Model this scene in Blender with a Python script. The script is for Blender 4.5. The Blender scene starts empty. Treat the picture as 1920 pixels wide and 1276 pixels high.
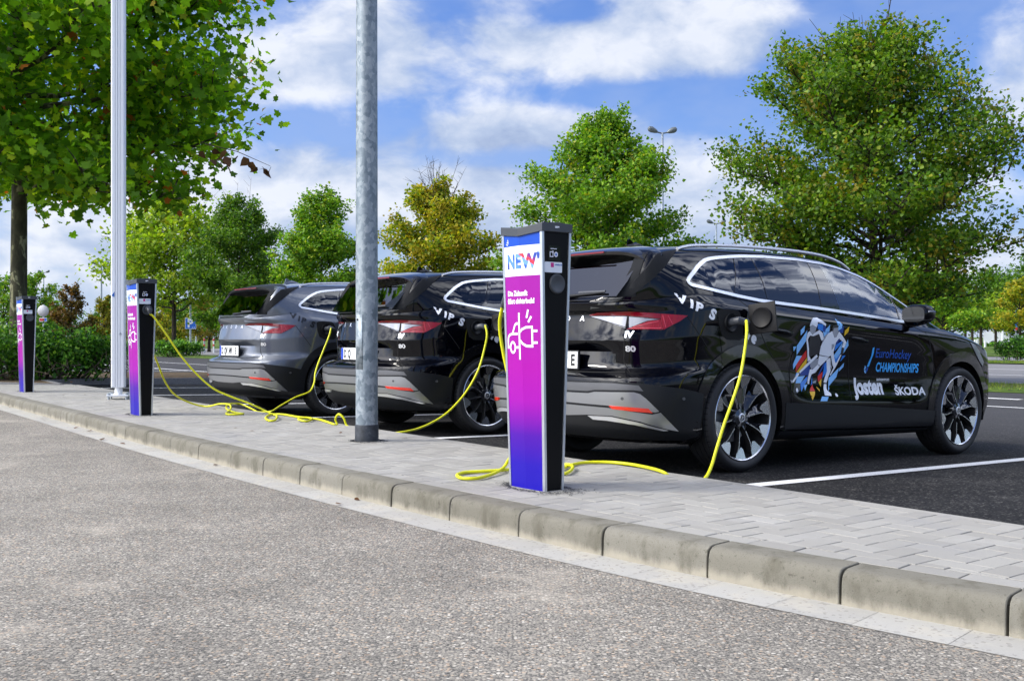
import bpy, bmesh, math, random
import numpy as np
from mathutils import Vector, Matrix
from mathutils.bvhtree import BVHTree

# ------------------------------------------------------------------ scene, camera, light
scene = bpy.context.scene
COL = scene.collection
R = math.radians

cam_d = bpy.data.cameras.new("camera")
cam = bpy.data.objects.new("camera", cam_d)
COL.objects.link(cam)
cam.location = (0, 0, 0.79)
cam.rotation_euler = (R(90), 0, 0)
cam_d.sensor_width = 36.0
cam_d.lens = 36.0 * 1960 / 1920
cam_d.shift_y = -6.8 / 1920
cam_d.clip_start = 0.05
cam_d.clip_end = 5000
scene.camera = cam

scene.view_settings.view_transform = 'Standard'
scene.view_settings.look = 'None'
scene.view_settings.gamma = 1
scene.view_settings.exposure = 0.0
scene.cycles.max_bounces = 8
scene.cycles.transparent_max_bounces = 12
scene.cycles.use_denoising = True
scene.cycles.caustics_reflective = False
scene.cycles.caustics_refractive = False

SUN_AZ, SUN_EL = R(-93), R(42)          # measured from +Y towards +X
sun_d = bpy.data.lights.new("sun", 'SUN')
sun_d.energy = 2.8
sun_d.angle = R(9)
sun_d.color = (1.0, 0.95, 0.87)
sun = bpy.data.objects.new("sun", sun_d)
COL.objects.link(sun)
sdir = Vector((math.sin(SUN_AZ) * math.cos(SUN_EL), math.cos(SUN_AZ) * math.cos(SUN_EL), math.sin(SUN_EL)))
sun.rotation_euler = (-sdir).to_track_quat('-Z', 'Y').to_euler()
sun.location = sdir * 60


class NT:
    """small helper for building node trees"""
    def __init__(s, tree):
        s.t = tree; s.n = tree.nodes; s.l = tree.links

    def put(s, sock, v):
        if isinstance(v, (int, float, tuple, list)):
            if isinstance(v, (tuple, list)) and len(v) == 3 and sock.type == 'RGBA':
                v = (*v, 1)
            sock.default_value = v
        else:
            s.l.new(v, sock)

    def node(s, typ, ins=None, **props):
        nd = s.n.new(typ)
        for k, v in props.items():
            setattr(nd, k, v)
        for k, v in (ins or {}).items():
            s.put(nd.inputs[k], v)
        return nd

    def m(s, op, a, b=0.0, c=0.0, clamp=False):
        nd = s.n.new('ShaderNodeMath'); nd.operation = op; nd.use_clamp = clamp
        s.put(nd.inputs[0], a); s.put(nd.inputs[1], b); s.put(nd.inputs[2], c)
        return nd.outputs[0]

    def vm(s, op, a, b=(0, 0, 0)):
        nd = s.n.new('ShaderNodeVectorMath'); nd.operation = op
        s.put(nd.inputs[0], a)
        if op == 'SCALE':
            s.put(nd.inputs['Scale'], b)
        else:
            s.put(nd.inputs[1], b)
        return nd.outputs['Value' if op in ('LENGTH', 'DOT_PRODUCT') else 'Vector']

    def mix(s, f, a, b, mode='MIX'):
        nd = s.n.new('ShaderNodeMix'); nd.data_type = 'RGBA'; nd.blend_type = mode
        s.put(nd.inputs[0], f); s.put(nd.inputs[6], a); s.put(nd.inputs[7], b)
        return nd.outputs[2]

    def ramp(s, f, stops, interp='LINEAR'):
        nd = s.n.new('ShaderNodeValToRGB'); cr = nd.color_ramp; cr.interpolation = interp
        while len(cr.elements) < len(stops):
            cr.elements.new(0.5)
        for e, (p, c) in zip(cr.elements, stops):
            e.position = p
            e.color = (*c, 1) if len(c) == 3 else c
        s.put(nd.inputs[0], f)
        return nd.outputs[0]

    def sm(s, v, a, b):
        nd = s.n.new('ShaderNodeMapRange'); nd.interpolation_type = 'SMOOTHSTEP'
        s.put(nd.inputs[0], v); s.put(nd.inputs[1], a); s.put(nd.inputs[2], b)
        return nd.outputs[0]

    def noise(s, vec, scale, detail=4, rough=0.5, dist=0.0):
        nd = s.node('ShaderNodeTexNoise', {'Scale': scale, 'Detail': detail, 'Roughness': rough, 'Distortion': dist})
        if vec is not None:
            s.l.new(vec, nd.inputs['Vector'])
        return nd.outputs['Fac']


# ---- sky: Nishita air with broken cloud
world = bpy.data.worlds.new("World")
scene.world = world
world.use_nodes = True
wt = NT(world.node_tree)
wt.n.clear()
gen = wt.node('ShaderNodeTexCoord').outputs['Generated']
sep = wt.node('ShaderNodeSeparateXYZ', {0: gen})
dx, dy, dz = sep.outputs
sky = wt.node('ShaderNodeTexSky', sky_type='NISHITA', sun_disc=False, sun_elevation=SUN_EL, sun_rotation=SUN_AZ,
              altitude=50, air_density=1.2, dust_density=0.6, ozone_density=2.5).outputs[0]
skyc = wt.mix(1.0, sky, (0.86, 1.08, 1.72), 'MULTIPLY')
# patches of cloud and of clear sky, as (azimuth tangent, elevation tangent, half sizes, strength)
ay = wt.m('MAXIMUM', dy, 0.05)
pa = wt.m('DIVIDE', dx, ay)
pe = wt.m('DIVIDE', dz, ay)
pv = wt.node('ShaderNodeCombineXYZ', {0: pa, 1: pe}).outputs[0]
BLOBS = [(0.15, 0.292, 0.17, 0.050, 0.27), (-0.06, 0.28, 0.12, 0.05, 0.10), (-0.03, 0.202, 0.11, 0.024, 0.30),
         (-0.21, 0.255, 0.07, 0.025, 0.20), (-0.14, 0.155, 0.19, 0.032, 0.24), (0.0, 0.125, 0.14, 0.03, 0.2),
         (0.225, 0.16, 0.08, 0.05, 0.16), (0.475, 0.26, 0.05, 0.07, 0.28), (-0.42, 0.1, 0.2, 0.06, 0.2),
         (0.2, 0.08, 0.4, 0.035, 0.15),
         (0.11, 0.228, 0.12, 0.017, -0.30), (-0.14, 0.205, 0.10, 0.022, -0.26), (0.36, 0.275, 0.08, 0.06, -0.34),
         (0.30, 0.225, 0.05, 0.02, -0.22), (0.06, 0.312, 0.035, 0.012, -0.22), (-0.02, 0.17, 0.12, 0.010, -0.16)]
bias = None
for (bx, by, rx, ry, wgt) in BLOBS:
    q = wt.vm('MULTIPLY', wt.vm('SUBTRACT', pv, (bx, by, 0)), (1 / rx, 1 / ry, 0))
    g = wt.m('POWER', 2.71828, wt.m('MULTIPLY', wt.vm('DOT_PRODUCT', q, q), -0.8))
    g = wt.m('MULTIPLY', g, wgt)
    bias = g if bias is None else wt.m('ADD', bias, g)
front = wt.sm(dy, 0.15, 0.5)
bias = wt.m('MULTIPLY', bias, front)
cl = wt.vm('MULTIPLY', gen, (5.2, 5.2, 8.6))
warp = wt.node('ShaderNodeTexNoise', {'Vector': cl, 'Scale': 1.6, 'Detail': 3}).outputs['Color']
cl2 = wt.vm('ADD', cl, wt.vm('SCALE', wt.vm('SUBTRACT', warp, (0.5, 0.5, 0.5)), 0.30))
n1 = wt.noise(cl2, 1.15, 9, 0.56)
n2 = wt.noise(wt.vm('ADD', cl2, (-0.10, 0.02, 0.30)), 1.15, 9, 0.56)
dens = wt.m('ADD', n1, bias)
cover = wt.sm(dens, 0.49, 0.70)
lowh = wt.sm(dz, 0.16, 0.0)
lit = wt.m('MULTIPLY_ADD', wt.m('SUBTRACT', n1, n2), 3.2, 0.62, clamp=True)
thick = wt.sm(dens, 0.55, 0.95)
lit = wt.m('SUBTRACT', lit, wt.m('MULTIPLY', thick, 0.10), clamp=True)
cloudc = wt.ramp(lit, [(0.0, (3.2, 4.2, 6.6)), (0.45, (5.4, 6.4, 8.4)), (1.0, (9.6, 9.9, 10.6))])
veil = wt.sm(wt.noise(wt.vm('MULTIPLY', gen, (3.0, 3.0, 6.0)), 1.3, 5, .6), .40, .66)
skyc = wt.mix(wt.m('MULTIPLY', veil, 0.45), skyc, (3.9, 5.2, 8.4))
hazec = wt.mix(wt.m('MULTIPLY', lowh, 0.60), skyc, (6.2, 7.4, 9.6))
skymix = wt.mix(wt.m('MULTIPLY', cover, 0.92), hazec, cloudc)
# wide glow added around the sun to lift and soften the light
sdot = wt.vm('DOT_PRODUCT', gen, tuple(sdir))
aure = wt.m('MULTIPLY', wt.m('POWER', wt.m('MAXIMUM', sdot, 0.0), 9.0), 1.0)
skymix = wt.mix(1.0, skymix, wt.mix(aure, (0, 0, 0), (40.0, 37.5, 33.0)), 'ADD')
# glow added behind the viewer's left shoulder as fill and for tailgate reflections
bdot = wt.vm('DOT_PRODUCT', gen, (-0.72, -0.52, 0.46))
glow_left = wt.m('MULTIPLY', wt.m('POWER', wt.m('MAXIMUM', bdot, 0.0), 11.0), wt.sm(n1, 0.36, 0.56))
skymix = wt.mix(1.0, skymix, wt.mix(glow_left, (0, 0, 0), (95.0, 93.0, 89.0)), 'ADD')
# broken cloud glow added high on the right, out of view, for reflections
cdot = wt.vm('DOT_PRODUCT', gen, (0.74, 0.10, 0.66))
glow_right = wt.m('MULTIPLY', wt.m('POWER', wt.m('MAXIMUM', cdot, 0.0), 10.0), wt.sm(n1, 0.44, 0.60))
skymix = wt.mix(1.0, skymix, wt.mix(glow_right, (0, 0, 0), (40.0, 41.0, 43.0)), 'ADD')
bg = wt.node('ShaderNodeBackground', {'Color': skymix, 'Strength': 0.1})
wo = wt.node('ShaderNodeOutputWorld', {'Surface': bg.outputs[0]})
world.cycles.sampling_method = 'MANUAL'
world.cycles.sample_map_resolution = 1024


# ------------------------------------------------------------------ materials
MATS = {}


def mat(name, base=(0.5, 0.5, 0.5), rough=0.5, metal=0.0, coat=0.0, coat_rough=0.03, spec=0.5, alpha=1.0, build=None):
    if name in MATS:
        return MATS[name]
    mt = bpy.data.materials.new(name)
    mt.use_nodes = True
    nt = NT(mt.node_tree)
    p = nt.n['Principled BSDF']
    p.inputs['Base Color'].default_value = (*base, 1)
    p.inputs['Roughness'].default_value = rough
    p.inputs['Metallic'].default_value = metal
    p.inputs['Coat Weight'].default_value = coat
    p.inputs['Coat Roughness'].default_value = coat_rough
    p.inputs['Specular IOR Level'].default_value = spec
    if build:
        build(nt, p)
    MATS[name] = mt
    return mt


def obj_co(nt):
    return nt.node('ShaderNodeTexCoord').outputs['Object']


def pos(nt):
    return nt.node('ShaderNodeNewGeometry').outputs['Position']


def isl(nt):
    return nt.node('ShaderNodeNewGeometry').outputs['Random Per Island']


def bump(nt, p, h, strength=0.3, dist=0.01):
    b = nt.node('ShaderNodeBump', {'Height': h, 'Strength': strength, 'Distance': dist})
    nt.l.new(b.outputs[0], p.inputs['Normal'])


# ------------------------------------------------------------------ mesh helpers
def new_obj(name, me, parent=None):
    o = bpy.data.objects.new(name, me)
    COL.objects.link(o)
    if parent is not None:
        o.parent = parent
    return o


def mk(name, verts, faces, mats, fm=None, parent=None, smooth=None):
    me = bpy.data.meshes.new(name)
    me.from_pydata([tuple(v) for v in verts], [], [tuple(f) for f in faces])
    for m_ in (mats if isinstance(mats, (list, tuple)) else [mats]):
        me.materials.append(m_)
    if fm is not None:
        me.polygons.foreach_set('material_index', fm)
    if smooth is not None:
        shade(me, smooth)
    me.update()
    return new_obj(name, me, parent)


def shade(me, ang):
    bm = bmesh.new(); bm.from_mesh(me)
    a = R(ang)
    for f in bm.faces:
        f.smooth = True
    for e in bm.edges:
        e.smooth = not (len(e.link_faces) == 2 and e.calc_face_angle(0) > a)
    bm.to_mesh(me); bm.free()


class MB:
    """collects simple shapes into one mesh"""
    def __init__(s):
        s.v = []; s.f = []; s.m = []

    def add(s, vs, fs, mi=0):
        k = len(s.v)
        s.v += [tuple(v) for v in vs]
        s.f += [tuple(i + k for i in f) for f in fs]
        s.m += [mi] * len(fs)
        return s

    def box(s, c, d, mi=0, rot=0.0, taper=1.0):
        x, y, z = (q / 2 for q in d)
        ca, sa = math.cos(rot), math.sin(rot)
        vs = []
        for sz, t in ((-1, 1), (1, taper)):
            for sx, sy in ((-1, -1), (1, -1), (1, 1), (-1, 1)):
                px, py = sx * x * t, sy * y * t
                vs.append((c[0] + px * ca - py * sa, c[1] + px * sa + py * ca, c[2] + sz * z))
        return s.add(vs, [(3, 2, 1, 0), (4, 5, 6, 7), (0, 1, 5, 4), (1, 2, 6, 5), (2, 3, 7, 6), (3, 0, 4, 7)], mi)

    def prism(s, pts, z0, z1, mi=0, top=None):
        n = len(pts); top = top or pts
        vs = [(p[0], p[1], z0) for p in pts] + [(p[0], p[1], z1) for p in top]
        fs = [tuple(range(n - 1, -1, -1)), tuple(range(n, 2 * n))] + [(i, (i + 1) % n, n + (i + 1) % n, n + i) for i in range(n)]
        return s.add(vs, fs, mi)

    def tube(s, pts, rad, seg=8, mi=0, cap=True):
        pts = [Vector(p) for p in pts]
        rads = rad if isinstance(rad, (list, tuple)) else [rad] * len(pts)
        vs = []; up = None
        for i, p in enumerate(pts):
            t = (pts[min(i + 1, len(pts) - 1)] - pts[max(i - 1, 0)])
            if t.length < 1e-9:
                t = Vector((0, 0, 1))
            t.normalize()
            if up is None:
                up = t.cross(Vector((0.31, 0.93, 0.2))).normalized()
            up = (up - t * up.dot(t)).normalized()
            w = t.cross(up)
            for k in range(seg):
                a = 2 * math.pi * k / seg
                vs.append(p + (up * math.cos(a) + w * math.sin(a)) * rads[i])
        fs = []
        for i in range(len(pts) - 1):
            for k in range(seg):
                a, b = i * seg + k, i * seg + (k + 1) % seg
                fs.append((a, b, b + seg, a + seg))
        if cap:
            fs.append(tuple(range(seg - 1, -1, -1)))
            k = (len(pts) - 1) * seg
            fs.append(tuple(range(k, k + seg)))
        return s.add(vs, fs, mi)

    def lathe(s, prof, seg=48, axis='y', c=(0, 0, 0), mi=0):
        """prof: (radius, along axis)"""
        vs = []
        for r_, h in prof:
            for k in range(seg):
                a = 2 * math.pi * k / seg
                u, w = r_ * math.cos(a), r_ * math.sin(a)
                vs.append({'y': (c[0] + u, c[1] + h, c[2] + w), 'z': (c[0] + u, c[1] + w, c[2] + h),
                           'x': (c[0] + h, c[1] + u, c[2] + w)}[axis])
        fs = []
        for i in range(len(prof) - 1):
            for k in range(seg):
                a, b = i * seg + k, i * seg + (k + 1) % seg
                fs.append((a, a + seg, b + seg, b))
        return s.add(vs, fs, mi)

    def build(s, name, mats, parent=None, smooth=None, bevel=0.0):
        o = mk(name, s.v, s.f, mats, s.m, parent)
        bm = bmesh.new(); bm.from_mesh(o.data)
        bmesh.ops.recalc_face_normals(bm, faces=bm.faces)
        if bevel:
            es = [e for e in bm.edges if len(e.link_faces) == 2 and e.calc_face_angle(0) > R(30)]
            bmesh.ops.bevel(bm, geom=es, offset=bevel, segments=2, affect='EDGES', profile=0.6, clamp_overlap=True)
        bm.to_mesh(o.data); bm.free()
        if smooth is not None:
            shade(o.data, smooth)
        return o


def tag(o, label=None, cat=None, group=None, kind=None):
    if label: o['label'] = label
    if cat: o['category'] = cat
    if group: o['group'] = group
    if kind: o['kind'] = kind
    return o


def empty(name, loc=(0, 0, 0), rz=0.0):
    o = bpy.data.objects.new(name, None)
    COL.objects.link(o)
    o.empty_display_size = 0.2
    o.location = loc
    o.rotation_euler = (0, 0, rz)
    return o


def copy_tree(o, parent=None):
    c = o.copy()
    COL.objects.link(c)
    if parent is not None:
        c.parent = parent
        c.matrix_parent_inverse = o.matrix_parent_inverse
    for ch in list(o.children):
        copy_tree(ch, c)
    return c


def catmull(pts, n=8, closed=False):
    P = [np.array(p, float) for p in pts]
    out = []
    m_ = len(P)
    for i in range(m_ if closed else m_ - 1):
        p0 = P[(i - 1) % m_] if (closed or i > 0) else 2 * P[0] - P[1]
        p1 = P[i]; p2 = P[(i + 1) % m_]
        p3 = P[(i + 2) % m_] if (closed or i + 2 < m_) else 2 * P[-1] - P[-2]
        for k in range(n):
            t = k / n
            out.append(0.5 * ((2 * p1) + (-p0 + p2) * t + (2 * p0 - 5 * p1 + 4 * p2 - p3) * t * t + (-p0 + 3 * p1 - 3 * p2 + p3) * t ** 3))
    if not closed:
        out.append(P[-1])
    return out


def text_faces(s, size=1.0, bold=0.0, align='LEFT', sx=1.0, shear=0.0, spacing=1.0):
    """outline letters from the built-in font as flat 2-D triangles"""
    cu = bpy.data.curves.new('lettering', 'FONT')
    cu.body = s; cu.size = size; cu.align_x = align; cu.offset = bold; cu.shear = shear; cu.space_character = spacing
    cu.resolution_u = 4
    ob = bpy.data.objects.new('lettering', cu)
    COL.objects.link(ob)
    dg = bpy.context.evaluated_depsgraph_get()
    me = bpy.data.meshes.new_from_object(ob.evaluated_get(dg))
    v = [(p.co.x * sx, p.co.y) for p in me.vertices]
    f = [tuple(p.vertices) for p in me.polygons]
    bpy.data.objects.remove(ob); bpy.data.curves.remove(cu); bpy.data.meshes.remove(me)
    return v, f


# row frame of the car park: l runs along the row of cars (to the left), s runs away from the road
FH = np.array([math.sin(R(52)), math.cos(R(52))])
LH = np.array([-FH[1], FH[0]])


def ls(l, s_, z=None):
    p = FH * s_ + LH * l
    return (p[0], p[1]) if z is None else (p[0], p[1], z)


def lot_z(s_):
    return -0.12 - 0.025 * min(max(s_ - 5.53, -3), 6)
# ------------------------------------------------------------------ the car body as a surface
# local frame: x forward from the rear axle, y to the left, z up
def lerp(x, tab):
    xs = [t[0] for t in tab]; ys = [t[1] for t in tab]
    return float(np.interp(x, xs, ys))


def smooth01(x, a, b):
    t = min(max((x - a) / (b - a), 0), 1)
    return t * t * (3 - 2 * t)


ROWS = [  # height at the tail, half width, rearmost x, corner length, corner roundness
    (.20, .78, -.76, .50, 3.0), (.235, .86, -.85, .52, 3.0), (.28, .888, -.905, .55, 3.0), (.34, .897, -.940, .58, 3.0), (.42, .903, -.966, .60, 3.0),
    (.46, .906, -.975, .60, 3.0), (.50, .907, -.980, .60, 3.0), (.53, .907, -.983, .6, 3.0), (.56, .907, -.985, .60, 3.0), (.60, .906, -.985, .60, 3.0),
    (.620, .905, -.980, .61, 2.95), (.634, .904, -.966, .63, 2.8), (.648, .903, -.942, .66, 2.6), (.664, .902, -.920, .69, 2.45), (.682, .902, -.910, .71, 2.37)] + \
    [(z, .902 + .006 * max(0, (z - .8) / .23), -.908 - .020 * min(1, (z - .70) / .15) , .72, 2.35) for z in (.70, .72, .74, .76, .775, .79, .805, .82, .84, .855, .862)] + [(.870, .9035, -.927, .72, 2.35), (.90, .9045, -.922, .72, 2.35)] + \
    [(.94, .906, -.914, .72, 2.35), (.98, .907, -.905, .72, 2.35), (1.01, .908, -.898, .72, 2.35), (1.032, .908, -.894, .72, 2.35), (1.040, .905, -.896, .72, 2.35),
    (1.055, .895, -.912, .73, 2.38), (1.075, .873, -.932, .74, 2.42), (1.095, .850, -.945, .74, 2.45), (1.108, .836, -.948, .74, 2.45), (1.113, .828, -.943, .74, 2.45)]
ZT = [(-1.2, 1.113), (-.85, 1.113), (-.72, 1.128), (-.6, 1.152), (-.4, 1.182), (-.2, 1.176), (0, 1.163), (.5, 1.135), (1, 1.111), (1.5, 1.084), (2, 1.058),
      (2.4, 1.043), (2.65, 1.030), (2.9, 1.000), (3.2, .940), (3.35, .895), (3.5, .84), (3.7, .80)]
XF = [(0, 3.48), (.09, 3.61), (.3, 3.69), (.6, 3.71), (.8, 3.69), (.95, 3.64), (1, 3.61)]
SCALLOP = [(.46, 0), (.50, .010), (.56, .034), (.62, .038), (.72, .030), (.85, .013), (.95, .004), (1.03, 0)]
NR, NS, NF = 26, 150, 18


def lower_shell():
    """right half of the body below the window line, as horizontal slices"""
    grid = []
    for (zr, hw, xr, Lr, nr) in ROWS:
        w = (zr - .2) / .913
        xf = lerp(w, XF); Lf, nf = .80, 2.9
        x0, x1 = xr + Lr, xf - Lf
        row = []
        for i in range(NR):
            a = i / NR * math.pi / 2
            row.append((x0 - Lr * math.cos(a) ** (2 / nr), hw * math.sin(a) ** (2 / nr)))
        for i in range(NS + 1):
            row.append((x0 + (x1 - x0) * i / NS, hw))
        for i in range(1, NF + 1):
            a = math.pi / 2 * (1 - i / NF)
            row.append((x1 + Lf * math.cos(a) ** (2 / nf), hw * math.sin(a) ** (2 / nf)))
        grid.append(row)
    top = grid[-1]
    zt = [lerp(p[0], ZT) for p in top]
    out = []
    for (zr, hw, xr, Lr, nr), row in zip(ROWS, grid):
        w = (zr - .2) / .913
        o = []
        for k, (x, y) in enumerate(row):
            z = .2 + w * (zt[k] - .2)
            q = smooth01(x, .45, .8) * (1 - smooth01(x, 2.0, 2.35))
            y2 = y - (lerp(.2 + w * .913, SCALLOP) * q if y > .5 else 0)
            # haunches over the wheels
            if .45 < z < 1.03 and y > .6:
                hb = .012 * (math.exp(-((x - 0) / .35) ** 2) + math.exp(-((x - 2.765) / .35) ** 2)) * math.sin(math.pi * (z - .45) / .58)
                y2 += hb
            # recess for the number plate, deepest under its upper edge
            if k < NR and .66 < zr < .8621:
                g = 1 - smooth01(y, .36, .60)
                dpt = .052 * ((.862 - zr) / .072 if zr > .79 else (zr - .66) / .13)
                x = x + max(0, dpt) * g
            o.append((x, -y2, z))
        out.append(o)
    # a lip turned inwards along the top
    o = []
    for k, (x, y) in enumerate(top):
        if x < 2.5:
            o.append((x + (.08 if k < NR else 0) * math.cos(min(k, NR) / NR * math.pi / 2), -max(y - .07, 0), zt[k] + .004))
        else:
            o.append((x, -y + 0.001, zt[k] + .0005))
    out.append(o)
    return out


ZC = [(-.90, 1.118), (-.84, 1.185), (-.76, 1.30), (-.70, 1.385), (-.655, 1.445), (-.61, 1.492), (-.5, 1.514), (-.3, 1.541), (0, 1.565), (.5, 1.585), (.9, 1.587), (1.25, 1.577),
      (1.5, 1.556), (1.7, 1.518), (1.9, 1.455), (2.1, 1.38), (2.35, 1.275), (2.6, 1.160), (2.8, 1.062), (2.86, 1.03)]
ZE = [(-.90, 1.114), (-.84, 1.179), (-.76, 1.293), (-.70, 1.378), (-.655, 1.437), (-.61, 1.466), (-.5, 1.463), (-.3, 1.489), (0, 1.512), (.5, 1.537), (.9, 1.541), (1.25, 1.528),
      (1.5, 1.502), (1.73, 1.455), (1.9, 1.398), (2.08, 1.328), (2.27, 1.243), (2.45, 1.155), (2.6, 1.075), (2.7, 1.035), (2.86, 1.0)]
YE = [(-.90, .60), (-.8, .645), (-.7, .655), (-.6, .635), (-.3, .622), (0, .618), (1, .612), (1.5, .615), (1.73, .625), (2.08, .655), (2.27, .685), (2.5, .73), (2.65, .76), (2.86, .78)]
YB = [(-.90, .828), (-.4, .828), (2.4, .828), (2.65, .80), (2.86, .78)]
XS = sorted(set([round(-.90 + i * .02, 3) for i in range(22)] + [round(-.46 + i * .045, 3) for i in range(47)] + [round(1.66 + i * .03, 3) for i in range(41)]))


LOW = lower_shell()
TOPX = [p[0] for p in LOW[-2][:NR + 4]]
TOPY = [-p[1] for p in LOW[-2][:NR + 4]]


def belt(x):
    y = lerp(x, YB)
    if x < -.25:
        y = min(y, float(np.interp(x, TOPX, TOPY)) - .004)
    return y


def upper_shell():
    """right half of roof, pillars and glass area, as cross sections from sill line to centre line"""
    rows = []
    for x in XS:
        zb = lerp(x, ZT) - .004
        yb, ye, ze, zc = belt(x), lerp(x, YE), lerp(x, ZE), lerp(x, ZC)
        ye = min(ye, yb - .02)
        ze = max(ze, zb + .012); zc = max(zc, ze + .004)
        pts = [(yb - .01, zb - .05), (yb, zb)]
        n = 12
        for i in range(1, n + 1):
            t = i / n
            bul = .030 * math.sin(math.pi * min(t, 1)) * min(1, (ze - zb) / .3)
            pts.append((yb + (ye - yb) * t + bul, zb + (ze - zb) * t))
        m_ = 14
        for i in range(1, m_ + 1):
            t = 1 - i / m_
            pts.append((ye * t, zc - (zc - ze) * t ** 2.4))
        P = np.array(pts)
        for it in range(3):           # round the cant rail
            Q = P.copy()
            for j in range(n - 1, n + 5):
                Q[j] = .25 * P[j - 1] + .5 * P[j] + .25 * P[j + 1]
            P = Q
        rows.append([(x, -p[0], p[1]) for p in P])
    return rows


def grid_mesh(rows, flip=False):
    n = len(rows[0])
    v = [p for r_ in rows for p in r_]
    f = []
    for i in range(len(rows) - 1):
        for k in range(n - 1):
            q = (i * n + k, i * n + k + 1, (i + 1) * n + k + 1, (i + 1) * n + k)
            f.append(q[::-1] if flip else q)
    return v, f


def mirror(v, f):
    k = len(v)
    return v + [(x, -y, z) for x, y, z in v], f + [tuple(i + k for i in q[::-1]) for q in f]


UPP = upper_shell()
lv, lf = grid_mesh(LOW)
uv_, uf = grid_mesh(UPP)
# bonnet: spans from fender line to fender line ahead of the windscreen
toprow = LOW[-2]
bon = []
for (x, y, z) in toprow:
    if x > 2.50:
        row = []
        for i in range(13):
            t = i / 12
            row.append((x - .0 * t, y * (1 - t), z + .075 * (1 - (1 - t) ** 2.2) * min(1, abs(y) / .55)))
        bon.append(row)
bv, bf = grid_mesh(bon)


def join(*parts):
    V, F = [], []
    for v, f in parts:
        k = len(V); V = V + list(v); F = F + [tuple(i + k for i in q) for q in f]
    return V, F


SV, SF = mirror(*join((lv, lf), (uv_, uf), (bv, bf)))
BODY_BVH = BVHTree.FromPolygons([Vector(v) for v in SV], SF)

SIDE = (Vector((0, -3, 0)), Vector((1, 0, 0)), Vector((0, 0, 1)), Vector((0, 1, 0)))
REAR = (Vector((-4, 0, 0)), Vector((0, 1, 0)), Vector((0, 0, 1)), Vector((1, 0, 0)))
C5 = math.sqrt(.5)
DIAG = (Vector((-3 * C5, -3 * C5, 0)), Vector((C5, -C5, 0)), Vector((0, 0, 1)), Vector((C5, C5, 0)))
TOPV = (Vector((0, 0, 4)), Vector((1, 0, 0)), Vector((0, 1, 0)), Vector((0, 0, -1)))


def patch(name, shapes, frame, off, mt, parent, cell=.04, tris=None, bvh=None, smooth=35, both=False, fm=None, mats=None, clip=False, skirt=.004):
    """lay flat outlines onto the body along one direction: shapes are outlines, tris ready triangles (verts, faces)"""
    o, e1, e2, n = frame
    bvh = bvh or BODY_BVH
    bm = bmesh.new()
    lay = bm.faces.layers.int.new('mi')
    for si, poly in enumerate(shapes or []):
        vs = [bm.verts.new((p[0], p[1], 0)) for p in poly]
        fc = bm.faces.new(vs)
        fc[lay] = fm[si] if fm else 0
    for (tv, tf) in (tris or []):
        vs = [bm.verts.new((p[0], p[1], 0)) for p in tv]
        for q in tf:
            try:
                bm.faces.new([vs[i] for i in q])
            except ValueError:
                pass
    bmesh.ops.triangulate(bm, faces=bm.faces[:])
    xs = [v.co.x for v in bm.verts]; ys = [v.co.y for v in bm.verts]
    for lo, hi, ax in ((min(xs), max(xs), 0), (min(ys), max(ys), 1)):
        k = int(math.floor(lo / cell)) + 1
        while k * cell < hi - 1e-6:
            co = [0, 0, 0]; no = [0, 0, 0]; co[ax] = k * cell; no[ax] = 1
            bmesh.ops.bisect_plane(bm, geom=bm.verts[:] + bm.edges[:] + bm.faces[:], dist=1e-5, plane_co=co, plane_no=no)
            k += 1
    bmesh.ops.remove_doubles(bm, verts=bm.verts, dist=2e-4)
    for v in bm.verts:
        p = o + e1 * v.co.x + e2 * v.co.y
        hit, nor, _, _ = bvh.ray_cast(p, n)
        if hit is None:
            hit, nor, _, _ = bvh.find_nearest(p + n * 2.2)
        if nor.dot(n) > 0:
            nor = -nor
        v.co = hit + (nor * .6 - n * .4).normalized() * off
        if clip and v.co.y > 0:
            v.co.y = 0
    for f in bm.faces:
        f.normal_update()
        if f.normal.dot(n) > 0:
            f.normal_flip()
    def mirrored():
        d = bmesh.ops.duplicate(bm, geom=bm.verts[:] + bm.edges[:] + bm.faces[:])['geom']
        for g in d:
            if isinstance(g, bmesh.types.BMVert):
                g.co.y = -g.co.y
        bmesh.ops.reverse_faces(bm, faces=[g for g in d if isinstance(g, bmesh.types.BMFace)])
    if clip:            # one piece across the centre line
        flat = [f for f in bm.faces if all(abs(v.co.y) < 1e-6 for v in f.verts)]
        bmesh.ops.delete(bm, geom=flat, context='FACES')
        mirrored()
        bmesh.ops.remove_doubles(bm, verts=[v for v in bm.verts if abs(v.co.y) < 1e-5], dist=.003)
    if skirt:
        be = [e for e in bm.edges if len(e.link_faces) == 1 and not (clip and all(abs(v.co.y) < .002 for v in e.verts))]
        ex = bmesh.ops.extrude_edge_only(bm, edges=be)
        for v in [g for g in ex['geom'] if isinstance(g, bmesh.types.BMVert)]:
            k = n.copy()
            if clip and v.co.y > 0:
                k.y = -k.y
            v.co += k * (off + skirt)
    me = bpy.data.meshes.new(name)
    mi = [f[lay] for f in bm.faces]
    bm.to_mesh(me); bm.free()
    for m_ in (mats or [mt]):
        me.materials.append(m_)
    if fm:
        me.polygons.foreach_set('material_index', mi)
    shade(me, smooth)
    ob = new_obj(name, me, parent)
    if both and not clip:           # the same part on the other flank, as an object of its own
        m2 = me.copy()
        bm = bmesh.new(); bm.from_mesh(m2)
        for v in bm.verts:
            v.co.y = -v.co.y
        bmesh.ops.reverse_faces(bm, faces=bm.faces[:])
        bm.to_mesh(m2); bm.free()
        new_obj(name, m2, parent)
    return ob


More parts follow.
